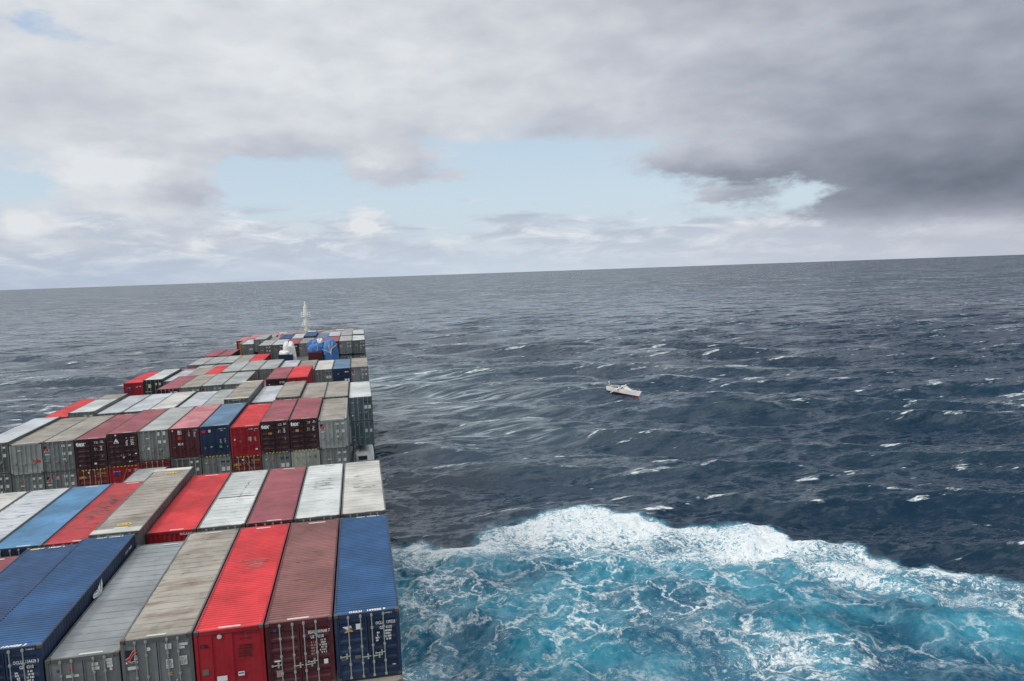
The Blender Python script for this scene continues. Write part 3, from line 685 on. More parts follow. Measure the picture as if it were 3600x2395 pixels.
container(1, 6, .24, 'tall dark blue container with torn white rag', 'roof_blue', 'navy', 'steel', rnum=0, deco=[
    ('text', 'OCLU  134428 3', .78, .215, .165, WHITE, dict(sx=.66)), ('text', 'GB  4310', .78, .29, .165, WHITE, dict(sx=.66)), ('dash', .62, .34, .16, .40, 4, WHITE), ('dash', .77, .33, .24, .44, 4, WHITE)])
R_ = CONT[-1][0]
put('roof_number', text_mesh('134428 3', .20, bold=.008, shear=.3), WHITE, R_, (.25, .19, 2.5895), (-math.pi / 2, 0, 0)); put('roof_number', text_mesh('OCLU  134428 3', .16, bold=.006), WHITE, R_, (.1, 12.0, 2.5895), (-math.pi / 2, 0, 0)); put('lettering', text_mesh('134428 3', .07), WHITE, R_, (.85, .009, 2.48))
put('side_number', text_mesh('OCLU 134428', .17), WHITE, R_, (1.215, 10.9, 2.2), (0, 0, math.pi / 2))
container(1, 7, .02, 'dark blue steel container beside the tallest blue one', 'roof_navy', 'navy', 'steel', rnum=0)
put('roof_number', text_mesh('OCLU   130587 4', .18, bold=.008), WHITE, CONT[-1][0], (-.2, 11.95, 2.5895), (-math.pi / 2, 0, 0)); put('roof_patch', MB().box(-1.0, -.62, 11.85, 12.0, 2.583, 2.5905), YEL, CONT[-1][0])
container(1, 8, -.28, 'faded maroon steel container at left edge', 'roof_maroon', 'maroon', 'steel')
def scuff(root, x0, x1, y0, y1, n, m_, H=2.591, seed=3, hmax=.05):
    r = random.Random(seed); b = MB()
    for i in range(n):
        w = r.uniform(.12, .55) * (x1 - x0); x = r.uniform(x0, x1 - w); y = r.gauss((y0 + y1) / 2, (y1 - y0) / 4); h = r.uniform(.012, hmax)
        b.poly([(x, y, H - .0105), (x + w * .5, y - h / 2, H - .0105), (x + w, y + .02, H - .0105), (x + w * .55, y + h, H - .0105)])
    put('scuff_marks', b, m_, root)
SOOT = mat('soot', (.13, .11, .10), .8); SCUFG = mat('bare_scuff', (.40, .17, .16), .7); SCUR = mat('rust_tint', (.23, .14, .08), .8)
A_ = {q[2]: q[0] for q in CONT}
scuff(A_[3], -.7, .75, 6.3, 7.5, 34, SCUFG); scuff(A_[2], -.9, .9, 4.5, 9, 10, SOOT, seed=5); scuff(A_[4], -.9, .3, 9, 11.5, 5, SOOT, H=2.72, seed=9)
# ---------------- row 2
B = 13.912
container(2, 1, -.345, 'scuffed white-roofed aluminium container at the ship side', 'roof_cream', 'dark_grey', 'alu', y0=B)
container(2, 2, -.345, 'white-roofed aluminium container with dark scrapes', 'roof_white', 'dark_grey', 'alu', y0=B)
container(2, 3, -.345, 'faded pinkish maroon steel container', 'roof_maroon', 'maroon', 'steel', y0=B)
container(2, 4, -.345, 'white-roofed aluminium container with a rusty cross seam', 'roof_white', 'dark_grey', 'alu', y0=B)
rt = CONT[-1][0]; b_ = MB(); scuff([q[0] for q in CONT if q[1] == 2 and q[2] == 2][0], -.9, .8, 4.6, 8.2, 36, SOOT, seed=11, hmax=.06); scuff([q[0] for q in CONT if q[1] == 2 and q[2] == 1][0], -.9, .9, 3, 9.5, 22, SOOT, seed=12, hmax=.05); scuff(rt, -.95, .95, 4.9, 7.2, 12, SCUR, seed=14)
RUST = paint('rust_streak', (.13, .055, .025), .6, .8)
for i in range(10): b_.box(.10 + .02 * i, .10 + .02 * i + random.uniform(.03, .08), 5.2 + i * .42, 5.2 + i * .42 + random.uniform(.08, .3), 2.584, 2.5845)
put('rust_stain', b_, RUST, rt); put('roof_seam', MB().box(-1.0, 1.05, 5.75, 5.81, 2.575, 2.597), RUST, rt)
container(2, 5, -.345, 'bright red steel container lettered above its doors', 'roof_red', 'red', 'rib', y0=B, deco=[('text', 'SEALEASE', .80, .08, .17, WHITE, dict(sx=.8))])
def long_box(row, z, y0, k, look, face='dark_grey'):
    L = 13.716; root = container(row, k, z, look, 'roof_taupe', face, 'grid', L=L, y0=y0, rnum=0, name='long_container', style='alu', deco=[('rect', .5, .05, .9, .05, DIRTYW)])
    for ya in (.06, L - .74): put('roof_end_panel', MB().box(-HX + .03, HX - .03, ya, ya + .68, 2.585, 2.615), PAL['roof_cream'], root)
    for ya in (1.45, L - 1.35):
        b = MB()
        for i in range(20):
            a, c = 2 * math.pi * i / 20, 2 * math.pi * (i + 1) / 20
            b.poly([(.10 + .36 * math.cos(a), ya + .24 * math.sin(a), 2.5905), (.10 + .36 * math.cos(c), ya + .24 * math.sin(c), 2.5905), (.10 + .27 * math.cos(c), ya + .17 * math.sin(c), 2.5905), (.10 + .27 * math.cos(a), ya + .17 * math.sin(a), 2.5905)])
        put('roof_emblem', b, YEL, root); put('roof_lettering', text_mesh('45', .34, bold=.01), YEL, root, (.10, ya, 2.5905), (-math.pi / 2, 0, 0))
    put('roof_number', MB().box(-.25, .40, .86, .95, 2.584, 2.592), WHITE, root)
    return root
long_box(2, .12, 13.0, 6, 'long taupe-roofed container with yellow round emblems')
container(2, 7, -.42, 'soot-stained dark red steel container', 'roof_darkred', 'red', 'steel', y0=B)
scuff(CONT[-1][0], -1.0, 1.0, 2.5, 9.5, 70, SOOT, seed=17, hmax=.09)
container(2, 8, -.42, 'light blue steel container', 'roof_lightblue', 'navy', 'steel', y0=B)
container(2, 9, -.42, 'pale grey-white aluminium container beside the light blue one', 'roof_pale', 'grey', 'alu', y0=B)
scuff(CONT[-1][0], -1.0, 1.0, 2.5, 9.5, 16, SOOT, seed=19, hmax=.05)
container(2, 10, -.42, 'off-white aluminium container at left edge', 'roof_cream', 'grey', 'alu', y0=B)
container(2, 11, -.42, 'white-roofed aluminium container cut by the left frame edge', 'roof_white', 'grey', 'alu', y0=B)
# ---------------- gap row (low)
container(25, 8, -2.93, 'low grey-roofed container in the gap behind the dark red roof', 'roof_midgrey', 'dark_grey', 'alu', y0=28.9, label='low grey-roofed container in the gap between the second and third rows')
# ---------------- row 3
C = 42.042
TEX = lambda z=.16: [('text', 'tex', .18, z, .50, WHITE, dict(bold=.018, sx=.9)), ('disc', .335, z - .02, .055, WHITE), ('dash', .63, .09, .30, .22, 2, WHITE), ('dash', .82, .08, .26, .22, 2, WHITE), ('dash', .62, .30, .22, .26, 3, WHITE), ('dash', .80, .26, .18, .40, 5, WHITE), ('rect', .86, .60, .14, .20, GREYP)]
container(3, 2, -.138, 'taupe-roofed pale container with red wave emblem', 'roof_taupe', 'pale_grey', 'alu', y0=C, deco=alu_deco(1, True))
container(3, 3, .13, 'dark maroon container lettered tex beside the pale grey one', 'roof_maroon', 'dark_maroon', 'steel', y0=C, rods=PAL['dark_maroon'], rodx=(.10, .42), H=2.75, deco=TEX(.15) + [('rect', .27, .37, .30, .22, GOLD)])
container(3, 4, .13, 'dark maroon container lettered tex beside the bright red one', 'roof_maroon', 'dark_maroon', 'steel', y0=C, rods=PAL['dark_maroon'], rodx=(.10, .42), H=2.75, deco=TEX(.17) + [('rect', .34, .40, .26, .20, GOLD)])
container(3, 5, -.163, 'bright red container with framed red doors', 'roof_red', 'red', 'grid', style='steel', y0=C, rods=PAL['red'], deco=[('dash', .60, .08, .9, .11, 1, WHITE), ('dash', .60, .15, .1, .07, 1, WHITE), ('dash', .80, .15, .16, .07, 1, WHITE), ('disc', .14, .43, .07, WHITE), ('rect', .33, .50, .16, .18, GREYP), ('dash', .60, .37, .30, .40, 4, WHITE), ('dash', .79, .37, .2, .40, 5, WHITE), ('rect', .86, .80, .20, .14, WHITE), ('rect', .86, .74, .12, .1, BLUEI)])
container(3, 6, .095, 'blue-roofed container with navy doors and a green sticker', 'roof_greyblue', 'navy', 'grid', style='steel', y0=C, rods=PAL['navy'], deco=[('rect', .14, .18, .36, .20, REDI), ('rect', .33, .17, .20, .24, DIRTYW), ('dash', .64, .10, .6, .09, 1, WHITE), ('dash', .68, .16, .3, .09, 1, WHITE), ('dash', .66, .47, .14, .36, 4, DIRTYW), ('dash', .80, .44, .16, .42, 5, DIRTYW), ('rect', .15, .74, .16, .2, GREYP), ('rect', .37, .71, .18, .08, WHITE), ('rect', .68, .72, .22, .2, GREENI), ('rect', .90, .74, .03, .12, WHITE)])
container(3, 7, .095, 'pink-roofed maroon container lettered ICS', 'roof_pink', 'maroon', 'grid', style='steel', y0=C, rods=PAL['maroon'], deco=[('disc', .12, .08, .055, WHITE), ('rect', .35, .15, .30, .38, DIRTYW), ('dash', .30, .16, .22, .14, 2, REDI), ('rect', .35, .335, .30, .32, REDI), ('text', 'ICS', .36, .54, .26, WHITE, dict(bold=.012)), ('dash', .63, .09, .1, .08, 1, WHITE), ('dash', .78, .08, .40, .08, 1, WHITE), ('dash', .63, .16, .16, .35, 4, WHITE), ('dash', .80, .15, .2, .48, 6, WHITE), ('rect', .16, .64, .2, .06, WHITE)])
container(3, 8, .08, 'grey-roofed container with grey barred doors', 'roof_midgrey', 'grey', 'grid', y0=C, deco=[('slash', .30, .16, .12, .14, REDI), ('rect', .32, .26, .32, .08, DIRTYW), ('rect', .67, .13, .22, .3, DIRTYW), ('rect', .86, .12, .24, .32, DIRTYW), ('rect', .70, .40, .26, .26, DIRTYW), ('rect', .86, .40, .20, .26, DIRTYW), ('rect', .33, .60, .22, .2, DIRTYW), ('disc', .83, .77, .07, YEL)])
container(3, 9, .06, 'dark maroon container with a white triangle emblem', 'roof_maroon', 'dark_maroon', 'steel', y0=C, H=2.80, rods=PAL['dark_maroon'], deco=[('disc', .30, .06, .07, WHITE), ('dash', .62, .14, .12, .10, 1, WHITE), ('dash', .74, .14, .42, .10, 1, WHITE), ('dash', .62, .22, .16, .5, 4, WHITE), ('dash', .78, .2, .26, .52, 4, WHITE), ('rect', .70, .68, .24, .16, WHITE), ('rect', .93, .66, .18, .1, WHITE), ('dash', .40, .66, .3, .16, 1, WHITE), ('text', 'IP', .52, .75, .2, WHITE, dict(bold=.01)), ('rect', .73, .89, .26, .1, DIRTYW)])
put('logo', MB().poly([(-.26, 0, -.2), (.26, 0, -.2), (0, 0, .22)]), WHITE, CONT[-1][0], (X(.31), .008, 2.80 * .76)); put('lettering', text_mesh('IEA', .16, bold=.006), PAL['dark_maroon'], CONT[-1][0], (X(.31), .004, 2.80 * .76 - .12))
container(3, 10, -.235, 'dark maroon container lettered tex beside the grey emblem one', 'roof_maroon', 'dark_maroon', 'steel', y0=C, rods=PAL['dark_maroon'], rodx=(.10, .42), deco=TEX(.16) + [('rect', .62, .83, .2, .14, WHITE), ('disc', .12, .86, .04, WHITE)])
container(3, 11, -.235, 'taupe-roofed grey container with red wave emblem', 'roof_taupe', 'grey', 'alu', y0=C, deco=alu_deco(3, True))
container(3, 12, -.235, 'rust-streaked pale container with red sign plate', 'roof_taupe', 'pale_grey', 'alu', y0=C, deco=[('rect', .32, .22, .34, .10, DIRTYW), ('rect', .82, .60, .62, .20, REDI), ('text', 'SEA-LAND', .82, .60, .15, WHITE, dict(bold=.006, sx=.7))])
PAL['grime'] = paint('door_grime', (.10, .085, .07), .8, .9)
container(3, 13, -.01, 'pale-roofed container with grey barred doors at left edge', 'roof_pale', 'dark_grey', 'grid', y0=C, side='dark_grey', deco=alu_deco(5))
# lower tier of row 3
H9 = 2.896
def low(k, z, look, face, end, H=2.591, deco=(), stripe=False, **kw):
    r = container(3, k, z, look, 'roof_midgrey', face, end, y0=C, H=H, deco=deco, tier=2, rnum=0, **kw)
    if stripe:
        b = MB(); bk = MB(); n = 14
        for i in range(n): (b if i % 2 else bk).box(-1.0 + 2.0 * i / n, -1.0 + 2.0 * (i + 1) / n, .006, .011, H - .085, H - .02)
        put('warning_stripe', b, YEL, r); put('warning_stripe', bk, BLACKI, r)
    return r
low(2, -2.75, 'grey container with a small red emblem', 'grey', 'grid', deco=alu_deco(8))
low(3, -2.64, 'cream barred-door container with striped top rail', 'cream', 'grid', H=H9, stripe=True, deco=[('dash', .64, .20, .16, .3, 2, GREYP), ('dash', .80, .18, .2, .3, 3, GREYP)])
low(4, -2.64, 'grey container with an orange slash and dark lettering', 'grey', 'grid', H=H9, stripe=True, deco=gen_deco())
low(5, -2.77, 'brown red container with gold lettering', 'oxide', 'steel', H=H9, stripe=True, deco=[('text', 'XTRA', .17, .26, .26, GOLD, dict(bold=.012, sx=.8)), ('text', '0000', .17, .34, .14, GOLD), ('disc', .36, .12, .07, WHITE), ('dash', .66, .12, .7, .2, 2, GOLD), ('dash', .64, .36, .14, .4, 3, GOLD)])
low(6, -2.52, 'grey container with orange slash beneath the blue-roofed one', 'grey', 'grid', H=H9, stripe=True, deco=gen_deco())
low(7, -2.52, 'dark grey container with faint panels', 'dark_grey', 'grid', deco=alu_deco(9))
low(8, -2.53, 'dark red container mostly hidden behind a grey roof', 'oxide', 'steel')
low(9, -2.76, 'red container with twin blue plates', 'red', 'grid', H=H9, stripe=True, style='steel', rods=PAL['red'], deco=[('rect', .19, .21, .26, .30, BLUEI), ('rect', .34, .21, .26, .30, BLUEI), ('dash', .12, .15, .6, .06, 1, WHITE), ('dash', .62, .12, .2, .22, 2, WHITE), ('dash', .80, .11, .3, .22, 2, WHITE), ('disc', .16, .52, .09, DIRTYW), ('rect', .19, .66, .3, .07, YEL)])
low(10, -2.84, 'brown red container with gold lettering and vent', 'oxide', 'steel', H=H9, stripe=True, deco=[('text', 'XTRA', .17, .24, .26, GOLD, dict(bold=.012, sx=.8)), ('disc', .37, .10, .07, WHITE), ('dash', .64, .11, .7, .2, 2, GOLD), ('dash', .64, .36, .14, .4, 3, GOLD)])
low(11, -2.84, 'grey container with red wave emblem and pink panel', 'grey', 'alu', deco=alu_deco(11, True) + [('rect', .40, .20, .26, .26, mat('pink_panel', (.55, .35, .33), .6))])
low(12, -2.84, 'grey container with barred doors and red emblem', 'grey', 'grid', deco=alu_deco(12))
low(13, -2.62, 'dark grey container at the left frame edge', 'dark_grey', 'grid', deco=alu_deco(13))
# ---------------- row 4
D = 55.912
container(4, 1, -.448, 'white-roofed teal grey container at the ship side', 'roof_white', 'teal_grey', 'grid', y0=D, deco=gen_deco() + [('rect', .13, .75, .14, .14, WHITE)])
container(4, 1, -3.09, 'teal grey container under the white-roofed one', 'roof_midgrey', 'teal_grey', 'grid', y0=D, tier=2, deco=[('slash', .32, .12, .2, .26, ORANGEI), ('rect', .68, .40, .26, .36, DIRTYW), ('rect', .88, .40, .26, .36, DIRTYW), ('dash', .60, .12, .9, .1, 1, BLACKI), ('rect', .15, .76, .18, .12, DIRTYW)])
container(4, 2, -.217, 'taupe-roofed aluminium container', 'roof_taupe', 'dark_grey', 'alu', y0=D)
container(4, 3, -.217, 'taupe-roofed aluminium container with dark smudges', 'roof_taupe', 'dark_grey', 'alu', y0=D)
container(4, 4, .104, 'raised taupe-roofed aluminium container', 'roof_taupe', 'dark_grey', 'alu', y0=D)
container(4, 5, -.25, 'pale grey-roofed container below two taller neighbours', 'roof_pale', 'dark_grey', 'alu', y0=D)
long_box(4, .39, 55.15, 6, 'tallest long taupe-roofed container with yellow emblem')
container(4, 7, -.30, 'smooth light taupe container', 'roof_midgrey', 'grey', 'alu', y0=D)
container(4, 8, -.40, 'pale blue-grey container', 'roof_pale', 'grey', 'alu', y0=D)
container(4, 9, -.25, 'white-roofed container with open side visible', 'roof_cream', 'dark_grey', 'alu', y0=D)
container(4, 10, -.30, 'pale white-blue container', 'roof_pale', 'grey', 'alu', y0=D)
container(4, 11, -.30, 'pale grey-white container', 'roof_pale', 'grey', 'alu', y0=D)
container(4, 12, .0, 'short white-roofed container with a red emblem', 'roof_white', 'grey', 'alu', L=8.6, y0=D, deco=alu_deco(14), label='white-roofed container with red emblem before the short brownish one in the fourth row')
container(4, 12, .0, 'short brownish grey container', 'roof_taupe', 'dark_grey', 'alu', L=3.5, y0=D + 8.65, tier=3, label='short brownish grey container directly behind the white-roofed one in the fourth row')
container(4, 13, -.35, 'bright red container at the port end', 'roof_red', 'red', 'steel', y0=D)
# ---------------- row 5
E = 70.3
container(5, 4, .30, 'bright red container with red side wall', 'roof_red', 'red', 'steel', rods=PAL['red'], y0=E, H=2.9, deco=[('dash', .15, .14, .6, .12, 1, WHITE), ('dash', .70, .12, .5, .14, 1, PINKI)])
container(5, 5, .30, 'faded maroon container', 'roof_maroon', 'dark_maroon', 'steel', rods=PAL['dark_maroon'], y0=E, H=2.9, deco=[('disc', .16, .24, .08, WHITE), ('dash', .10, .34, .8, .1, 1, WHITE), ('dash', .66, .12, .6, .28, 2, WHITE)])
container(5, 6, -1.25, 'sunken pinkish maroon container', 'roof_maroon', 'maroon', 'steel', y0=E)
container(5, 7, -.0, 'light grey-roofed container', 'roof_midgrey', 'grey', 'alu', y0=E, deco=alu_deco(21))
container(5, 8, -.0, 'light grey-roofed container with red wave emblem', 'roof_midgrey', 'grey', 'alu', y0=E, deco=alu_deco(22, True))
container(5, 9, -.04, 'taupe-roofed container', 'roof_taupe', 'grey', 'alu', y0=E, deco=alu_deco(23))
container(5, 10, -.08, 'faded maroon container with white patches', 'roof_maroon', 'dark_maroon', 'steel', y0=E, deco=[('disc', .18, .22, .08, WHITE), ('rect', .66, .17, .22, .14, WHITE), ('rect', .86, .17, .4, .14, WHITE)])
# ---------------- row 6
F = 84.3
container(6, 1, -.55, 'beige-roofed container with emblem at the ship side', 'roof_taupe', 'grey', 'alu', y0=F, deco=alu_deco(31, True))
container(6, 2, -.6, 'blue-roofed container with navy doors', 'roof_greyblue', 'navy', 'grid', style='steel', rods=PAL['navy'], y0=F, deco=[('disc', .30, .3, .07, DIRTYW), ('rect', .78, .2, .5, .16, DIRTYW), ('rect', .71, .68, .30, .5, WHITE), ('rect', .86, .68, .30, .5, WHITE)])
container(6, 3, -.6, 'white-roofed container with orange slash', 'roof_cream', 'grey', 'grid', y0=F, deco=gen_deco())
container(6, 4, -.45, 'brownish taupe container', 'roof_taupe', 'grey', 'alu', y0=F)
container(6, 5, -.30, 'pale grey-white container', 'roof_pale', 'grey', 'alu', y0=F)
container(6, 6, -.02, 'light taupe container with yellow emblem', 'roof_midgrey', 'grey', 'alu', y0=F)
container(6, 7, -.02, 'light taupe container', 'roof_midgrey', 'grey', 'alu', y0=F)
container(6, 8, -.05, 'light grey container', 'roof_midgrey', 'grey', 'alu', y0=F)
container(6, 9, -.45, 'small bright red container', 'roof_red', 'red', 'steel', y0=F)
container(6, 10, -.6, 'dull taupe container', 'roof_taupe', 'grey', 'alu', y0=F)
container(6, 11, -.85, 'pale lower container', 'roof_pale', 'dark_grey', 'grid', y0=F)
container(6, 12, -.5, 'white-roofed container with black framed doors', 'roof_white', 'black', 'grid', y0=F, deco=[('rect', .33, .33, .36, .5, DIRTYW), ('dash', .10, .6, .8, .12, 1, WHITE), ('rect', .66, .25, .22, .34, DIRTYW), ('rect', .86, .25, .24, .34, DIRTYW), ('rect', .72, .6, .3, .2, DIRTYW)])
container(6, 13, -.76, 'bright red port-end container with twin blue plates', 'roof_red', 'red', 'grid', style='steel', rods=PAL['red'], y0=F, deco=[('rect', .19, .34, .28, .34, BLUEI), ('rect', .34, .34, .28, .34, BLUEI), ('dash', .12, .24, .6, .08, 1, WHITE), ('dash', .62, .2, .3, .2, 1, WHITE), ('dash', .78, .18, .3, .2, 1, WHITE), ('dash', .62, .65, .2, .6, 4, WHITE), ('dash', .80, .65, .3, .6, 4, WHITE), ('disc', .16, .8, .1, DIRTYW)])
# ---------------- row 7 (low), row 8
container(7, 9, -1.75, 'low light taupe container', 'roof_midgrey', 'grey', 'alu', y0=98.3)
container(7, 10, -1.75, 'low light taupe container', 'roof_midgrey', 'grey', 'alu', y0=98.3)
container(7, 11, -1.75, 'low light grey container', 'roof_midgrey', 'grey', 'alu', y0=98.3)
container(7, 12, -2.15, 'low pinkish container', 'roof_pink', 'red', 'steel', y0=98.3)
G8 = 112.4
container(8, 8, -1.7, 'low bright red container', 'roof_red', 'red', 'steel', y0=G8)
container(8, 9, -1.7, 'low dull taupe container', 'roof_taupe', 'grey', 'alu', y0=G8)
container(8, 10, -1.7, 'low light taupe container', 'roof_midgrey', 'grey', 'alu', y0=G8)
container(8, 11, -1.75, 'low light grey container', 'roof_midgrey', 'grey', 'alu', y0=G8)
container(8, 12, -1.75, 'low pale taupe container at the port side', 'roof_midgrey', 'grey', 'alu', y0=G8)
container(8, 6, -.95, 'short open-topped dark blue container under a white cover', 'roof_navy', 'navy', 'rib', y0=G8, L=6.06, label='short dark blue container with cargo under a white cover')
container(8, 4, -.85, 'open-topped maroon container under blue tarpaulin', 'roof_maroon', 'maroon', 'rib', y0=G8, L=6.06, label='maroon container with ribbed end below the blue tarpaulin bundle')
container(8, 5, -3.4, 'low blue container between the covered loads', 'roof_blue', 'navy', 'steel', y0=G8, label='low blue container between the white cover and the maroon one')
container(8, 3, -3.4, 'low blue container', 'roof_blue', 'navy', 'steel', y0=G8, label='low navy container beneath the roped blue tarpaulin bundle')
# ---------------- row 9
G = 126.5
rr = [(1, 'white-roofed container at the ship side', 'roof_white', 'dark_grey'), (2, 'light taupe container', 'roof_midgrey', 'grey'), (3, 'faded maroon container', 'roof_maroon', 'dark_maroon'), (4, 'faded maroon container behind the blue tarpaulin', 'roof_maroon', 'dark_maroon'),
      (5, 'dull taupe container', 'roof_taupe', 'grey'), (6, 'dark maroon container', 'roof_maroon', 'dark_maroon'), (7, 'pale grey-roofed container', 'roof_pale', 'dark_grey'), (8, 'grey-roofed container', 'roof_midgrey', 'dark_grey')]
for k, lk, rf, fc in rr:
    st = 'steel' if 'maroon' in fc else 'grid'
    container(9, k, -.28, lk, rf, fc, st, y0=G, rods=PAL['dark_maroon'] if 'maroon' in fc else None, deco=(alu_deco(40 + k, k in (2, 5)) if st == 'grid' else [('rect', .78, .2, .5, .2, DIRTYW)]))
for k in (1, 2): container(9, k, -3.15, 'grey container of the lower tier', 'roof_midgrey', 'dark_grey', 'grid', y0=G, tier=2, deco=alu_deco(60 + k))
container(9, 11, -1.8, 'low faded maroon container nearer the middle', 'roof_maroon', 'dark_maroon', 'steel', y0=G)
container(9, 12, -1.75, 'low faded maroon container at the port end', 'roof_maroon', 'dark_maroon', 'steel', y0=G)
container(9, 10, -3.6, 'low light blue container', 'roof_lightblue', 'navy', 'steel', y0=G, label='low light blue container beside the pair of maroon ones')
# ---------------- row 10
Hh = 140.5
for k, lk, rf, fc, z in [(1, 'white-roofed container at the ship side', 'roof_white', 'dark_grey', -.15), (2, 'light taupe container', 'roof_midgrey', 'grey', -.3), (3, 'pale grey container', 'roof_pale', 'grey', -.3), (4, 'grey blue container', 'roof_greyblue', 'navy', -.45),
                         (5, 'raised blue container', 'roof_blue', 'navy', -.05), (6, 'pale grey-white container', 'roof_pale', 'grey', -.35), (7, 'dark blue container', 'roof_navy', 'navy', -.3), (8, 'dull taupe container', 'roof_taupe', 'grey', -.75), (9, 'tall grey container', 'roof_midgrey', 'grey', -.15), (10, 'white-roofed container with an orange slash', 'roof_white', 'grey', -1.0)]:
    container(10, k, z, lk, rf, fc, 'steel' if fc == 'navy' else 'grid', y0=Hh, deco=gen_deco() if k == 10 else (alu_deco(70 + k) if fc == 'grey' else ()))
# ---------------- rows 11, 12
container(11, 11, -1.95, 'orange brown container with weathered front', 'roof_taupe', 'orange', 'rib', y0=154.6)
for k, lk, rf in [(2, 'light taupe container', 'roof_midgrey'), (3, 'light taupe container', 'roof_midgrey'), (4, 'light grey container', 'roof_midgrey'), (9, 'light taupe container', 'roof_midgrey')]:
    container(11, k, -1.2, lk, rf, 'grey', 'alu', y0=154.6)
J12 = 168.5
for k, lk, rf, fc, z in [(2, 'pale taupe container', 'roof_midgrey', 'grey', -2.0), (3, 'maroon container', 'roof_maroon', 'maroon', -2.0), (4, 'light taupe container', 'roof_midgrey', 'grey', -2.0), (5, 'maroon container', 'roof_maroon', 'maroon', -2.0), (6, 'taupe container beside the mast', 'roof_taupe', 'grey', -2.0), (7, 'dull red container', 'roof_darkred', 'red', -2.15),
                         (8, 'orange container', 'roof_pink', 'orange', -2.1), (9, 'pink-roofed container', 'roof_pink', 'red', -2.0), (10, 'light grey container', 'roof_midgrey', 'grey', -2.0), (11, 'pink-roofed red container', 'roof_pink', 'red', -2.0), (12, 'pink-roofed red container at the port end', 'roof_pink', 'red', -2.4)]:
    container(12, k, z, lk, rf, fc, 'steel' if fc == 'red' else 'alu', y0=J12, deco=[('disc', .7, .1, .15, DIRTYW)] if k == 12 else ())
for k in range(2, 11):
    container(13, k, -2.7, 'faint taupe container in the farthest row', 'roof_taupe' if k % 3 else 'roof_cream', 'grey', 'alu', y0=183.)
# a container tier below row 1 at the ship side (its top peeks out under the blue one)
container(1, 1, -2.64, 'grey container just peeking out', 'roof_taupe', 'dark_grey', 'alu', y0=-.5, tier=2, rnum=0, label='grey container top peeking out below the dark blue container at the bottom edge')
ORD = ['', 'first', 'second', 'third', 'fourth', 'fifth', 'sixth', 'seventh', 'eighth', 'ninth', 'tenth', 'eleventh', 'twelfth', 'thirteenth']
ROWN = {1: 'nearest row', 2: 'second row', 3: 'third row', 4: 'fourth row', 5: 'fifth row', 6: 'sixth row', 7: 'seventh row', 8: 'eighth row', 9: 'ninth row', 10: 'tenth row', 11: 'eleventh row', 12: 'twelfth row', 13: 'farthest row'}
for root, row, k, look, tier, y0, lab in CONT:
    if lab is None:
        same = sorted(q[2] for q in CONT if q[1] == row and q[4] == tier and q[6] is None); n = same.index(k) + 1
        if tier == 2: lab = '%s, %s from right, %s lower tier' % (look, ORD[n], ROWN.get(row).replace('row', 'row\'s'))
        else: lab = '%s, %s from right in %s' % (look, ORD[n], ROWN.get(row))
        if row == 13: lab = 'faint taupe container, %s from right in the farthest row before the mast' % ORD[n]
    root['label'] = lab

# ------------------------------------------------------------------ tank container under row 4
def tank():
    x = -HX; y = D + .1; z = -8.85; H = 2.591
    r = empty('tank_container', (x, y, z), label='white cylindrical tank in a dark frame under the teal grey containers', cat='tank')
    b = MB(); rows = []
    for yy, rad in ((.10, .25), (.13, .62), (.22, .92), (.38, 1.08), (.6, 1.12), (5.5, 1.12), (5.75, 1.0), (5.9, .4)):
        rows.append([(rad * math.cos(t * math.pi / 20), yy, 1.36 + rad * math.sin(t * math.pi / 20)) for t in range(40)])
    b.loop_grid(rows); put('tank_barrel', b.mesh('tank_barrel', True), mat('tank_white', (.85, .85, .80), .45), r)
    b = MB()
    for sx in (-1, 1): b.box(*sorted((sx * HX, sx * (HX - .12))), 0, .12, 0, H); b.box(*sorted((sx * HX, sx * (HX - .12))), 5.94, 6.06, 0, H); b.box(*sorted((sx * HX, sx * (HX - .1))), .12, 5.94, 0, .12)
    b.box(-HX + .12, HX - .12, .02, .12, 0, .13)
    put('frame', b, PAL['black'], r)
    put('valve_box', MB().box(-.55, .35, -.04, .30, 1.55, 1.95), PAL['black'], r); put('panel', MB().box(-1.08, -.80, .0, .04, .9, 2.30), PAL['grey'], r)
tank()

# ------------------------------------------------------------------ rag on the side of the tall blue container
def cloth(name, pts, label, cat, m_, seed=1, amp=.05):
    r = random.Random(seed); b = MB(); n = len(pts)
    c = [sum(p[i] for p in pts) / n for i in range(3)]
    for i in range(n):
        a, d_ = pts[i], pts[(i + 1) % n]
        mid = [(a[j] + c[j]) / 2 + r.uniform(-amp, amp) for j in range(3)]; mid2 = [(d_[j] + c[j]) / 2 + r.uniform(-amp, amp) for j in range(3)]
        b.poly([tuple(a), tuple(d_), tuple(mid2), tuple(mid)]); b.poly([tuple(mid), tuple(mid2), (c[0] + .06, c[1], c[2])])
    o = put(name, b, m_); o.matrix_world = HEEL.copy(); tag(o, label, cat); return o
xs_ = -5 * 2.5033 + .03
cloth('torn_cloth', [(xs_, 5.5, -.18), (xs_ + .04, 5.7, -.12), (xs_ + .04, 6.0, -.10), (xs_ + .02, 6.6, .10), (xs_ + .10, 6.4, -.08), (xs_ + .12, 6.3, -.22), (xs_ + .16, 6.0, -.34), (xs_ + .12, 5.7, -.36), (xs_ + .08, 5.3, -.30), (xs_ + .05, 5.25, -.22)],
      'torn white rag hanging on the side of the tall blue container', 'rag', mat('rag_cloth', (.55, .62, .62), .9))

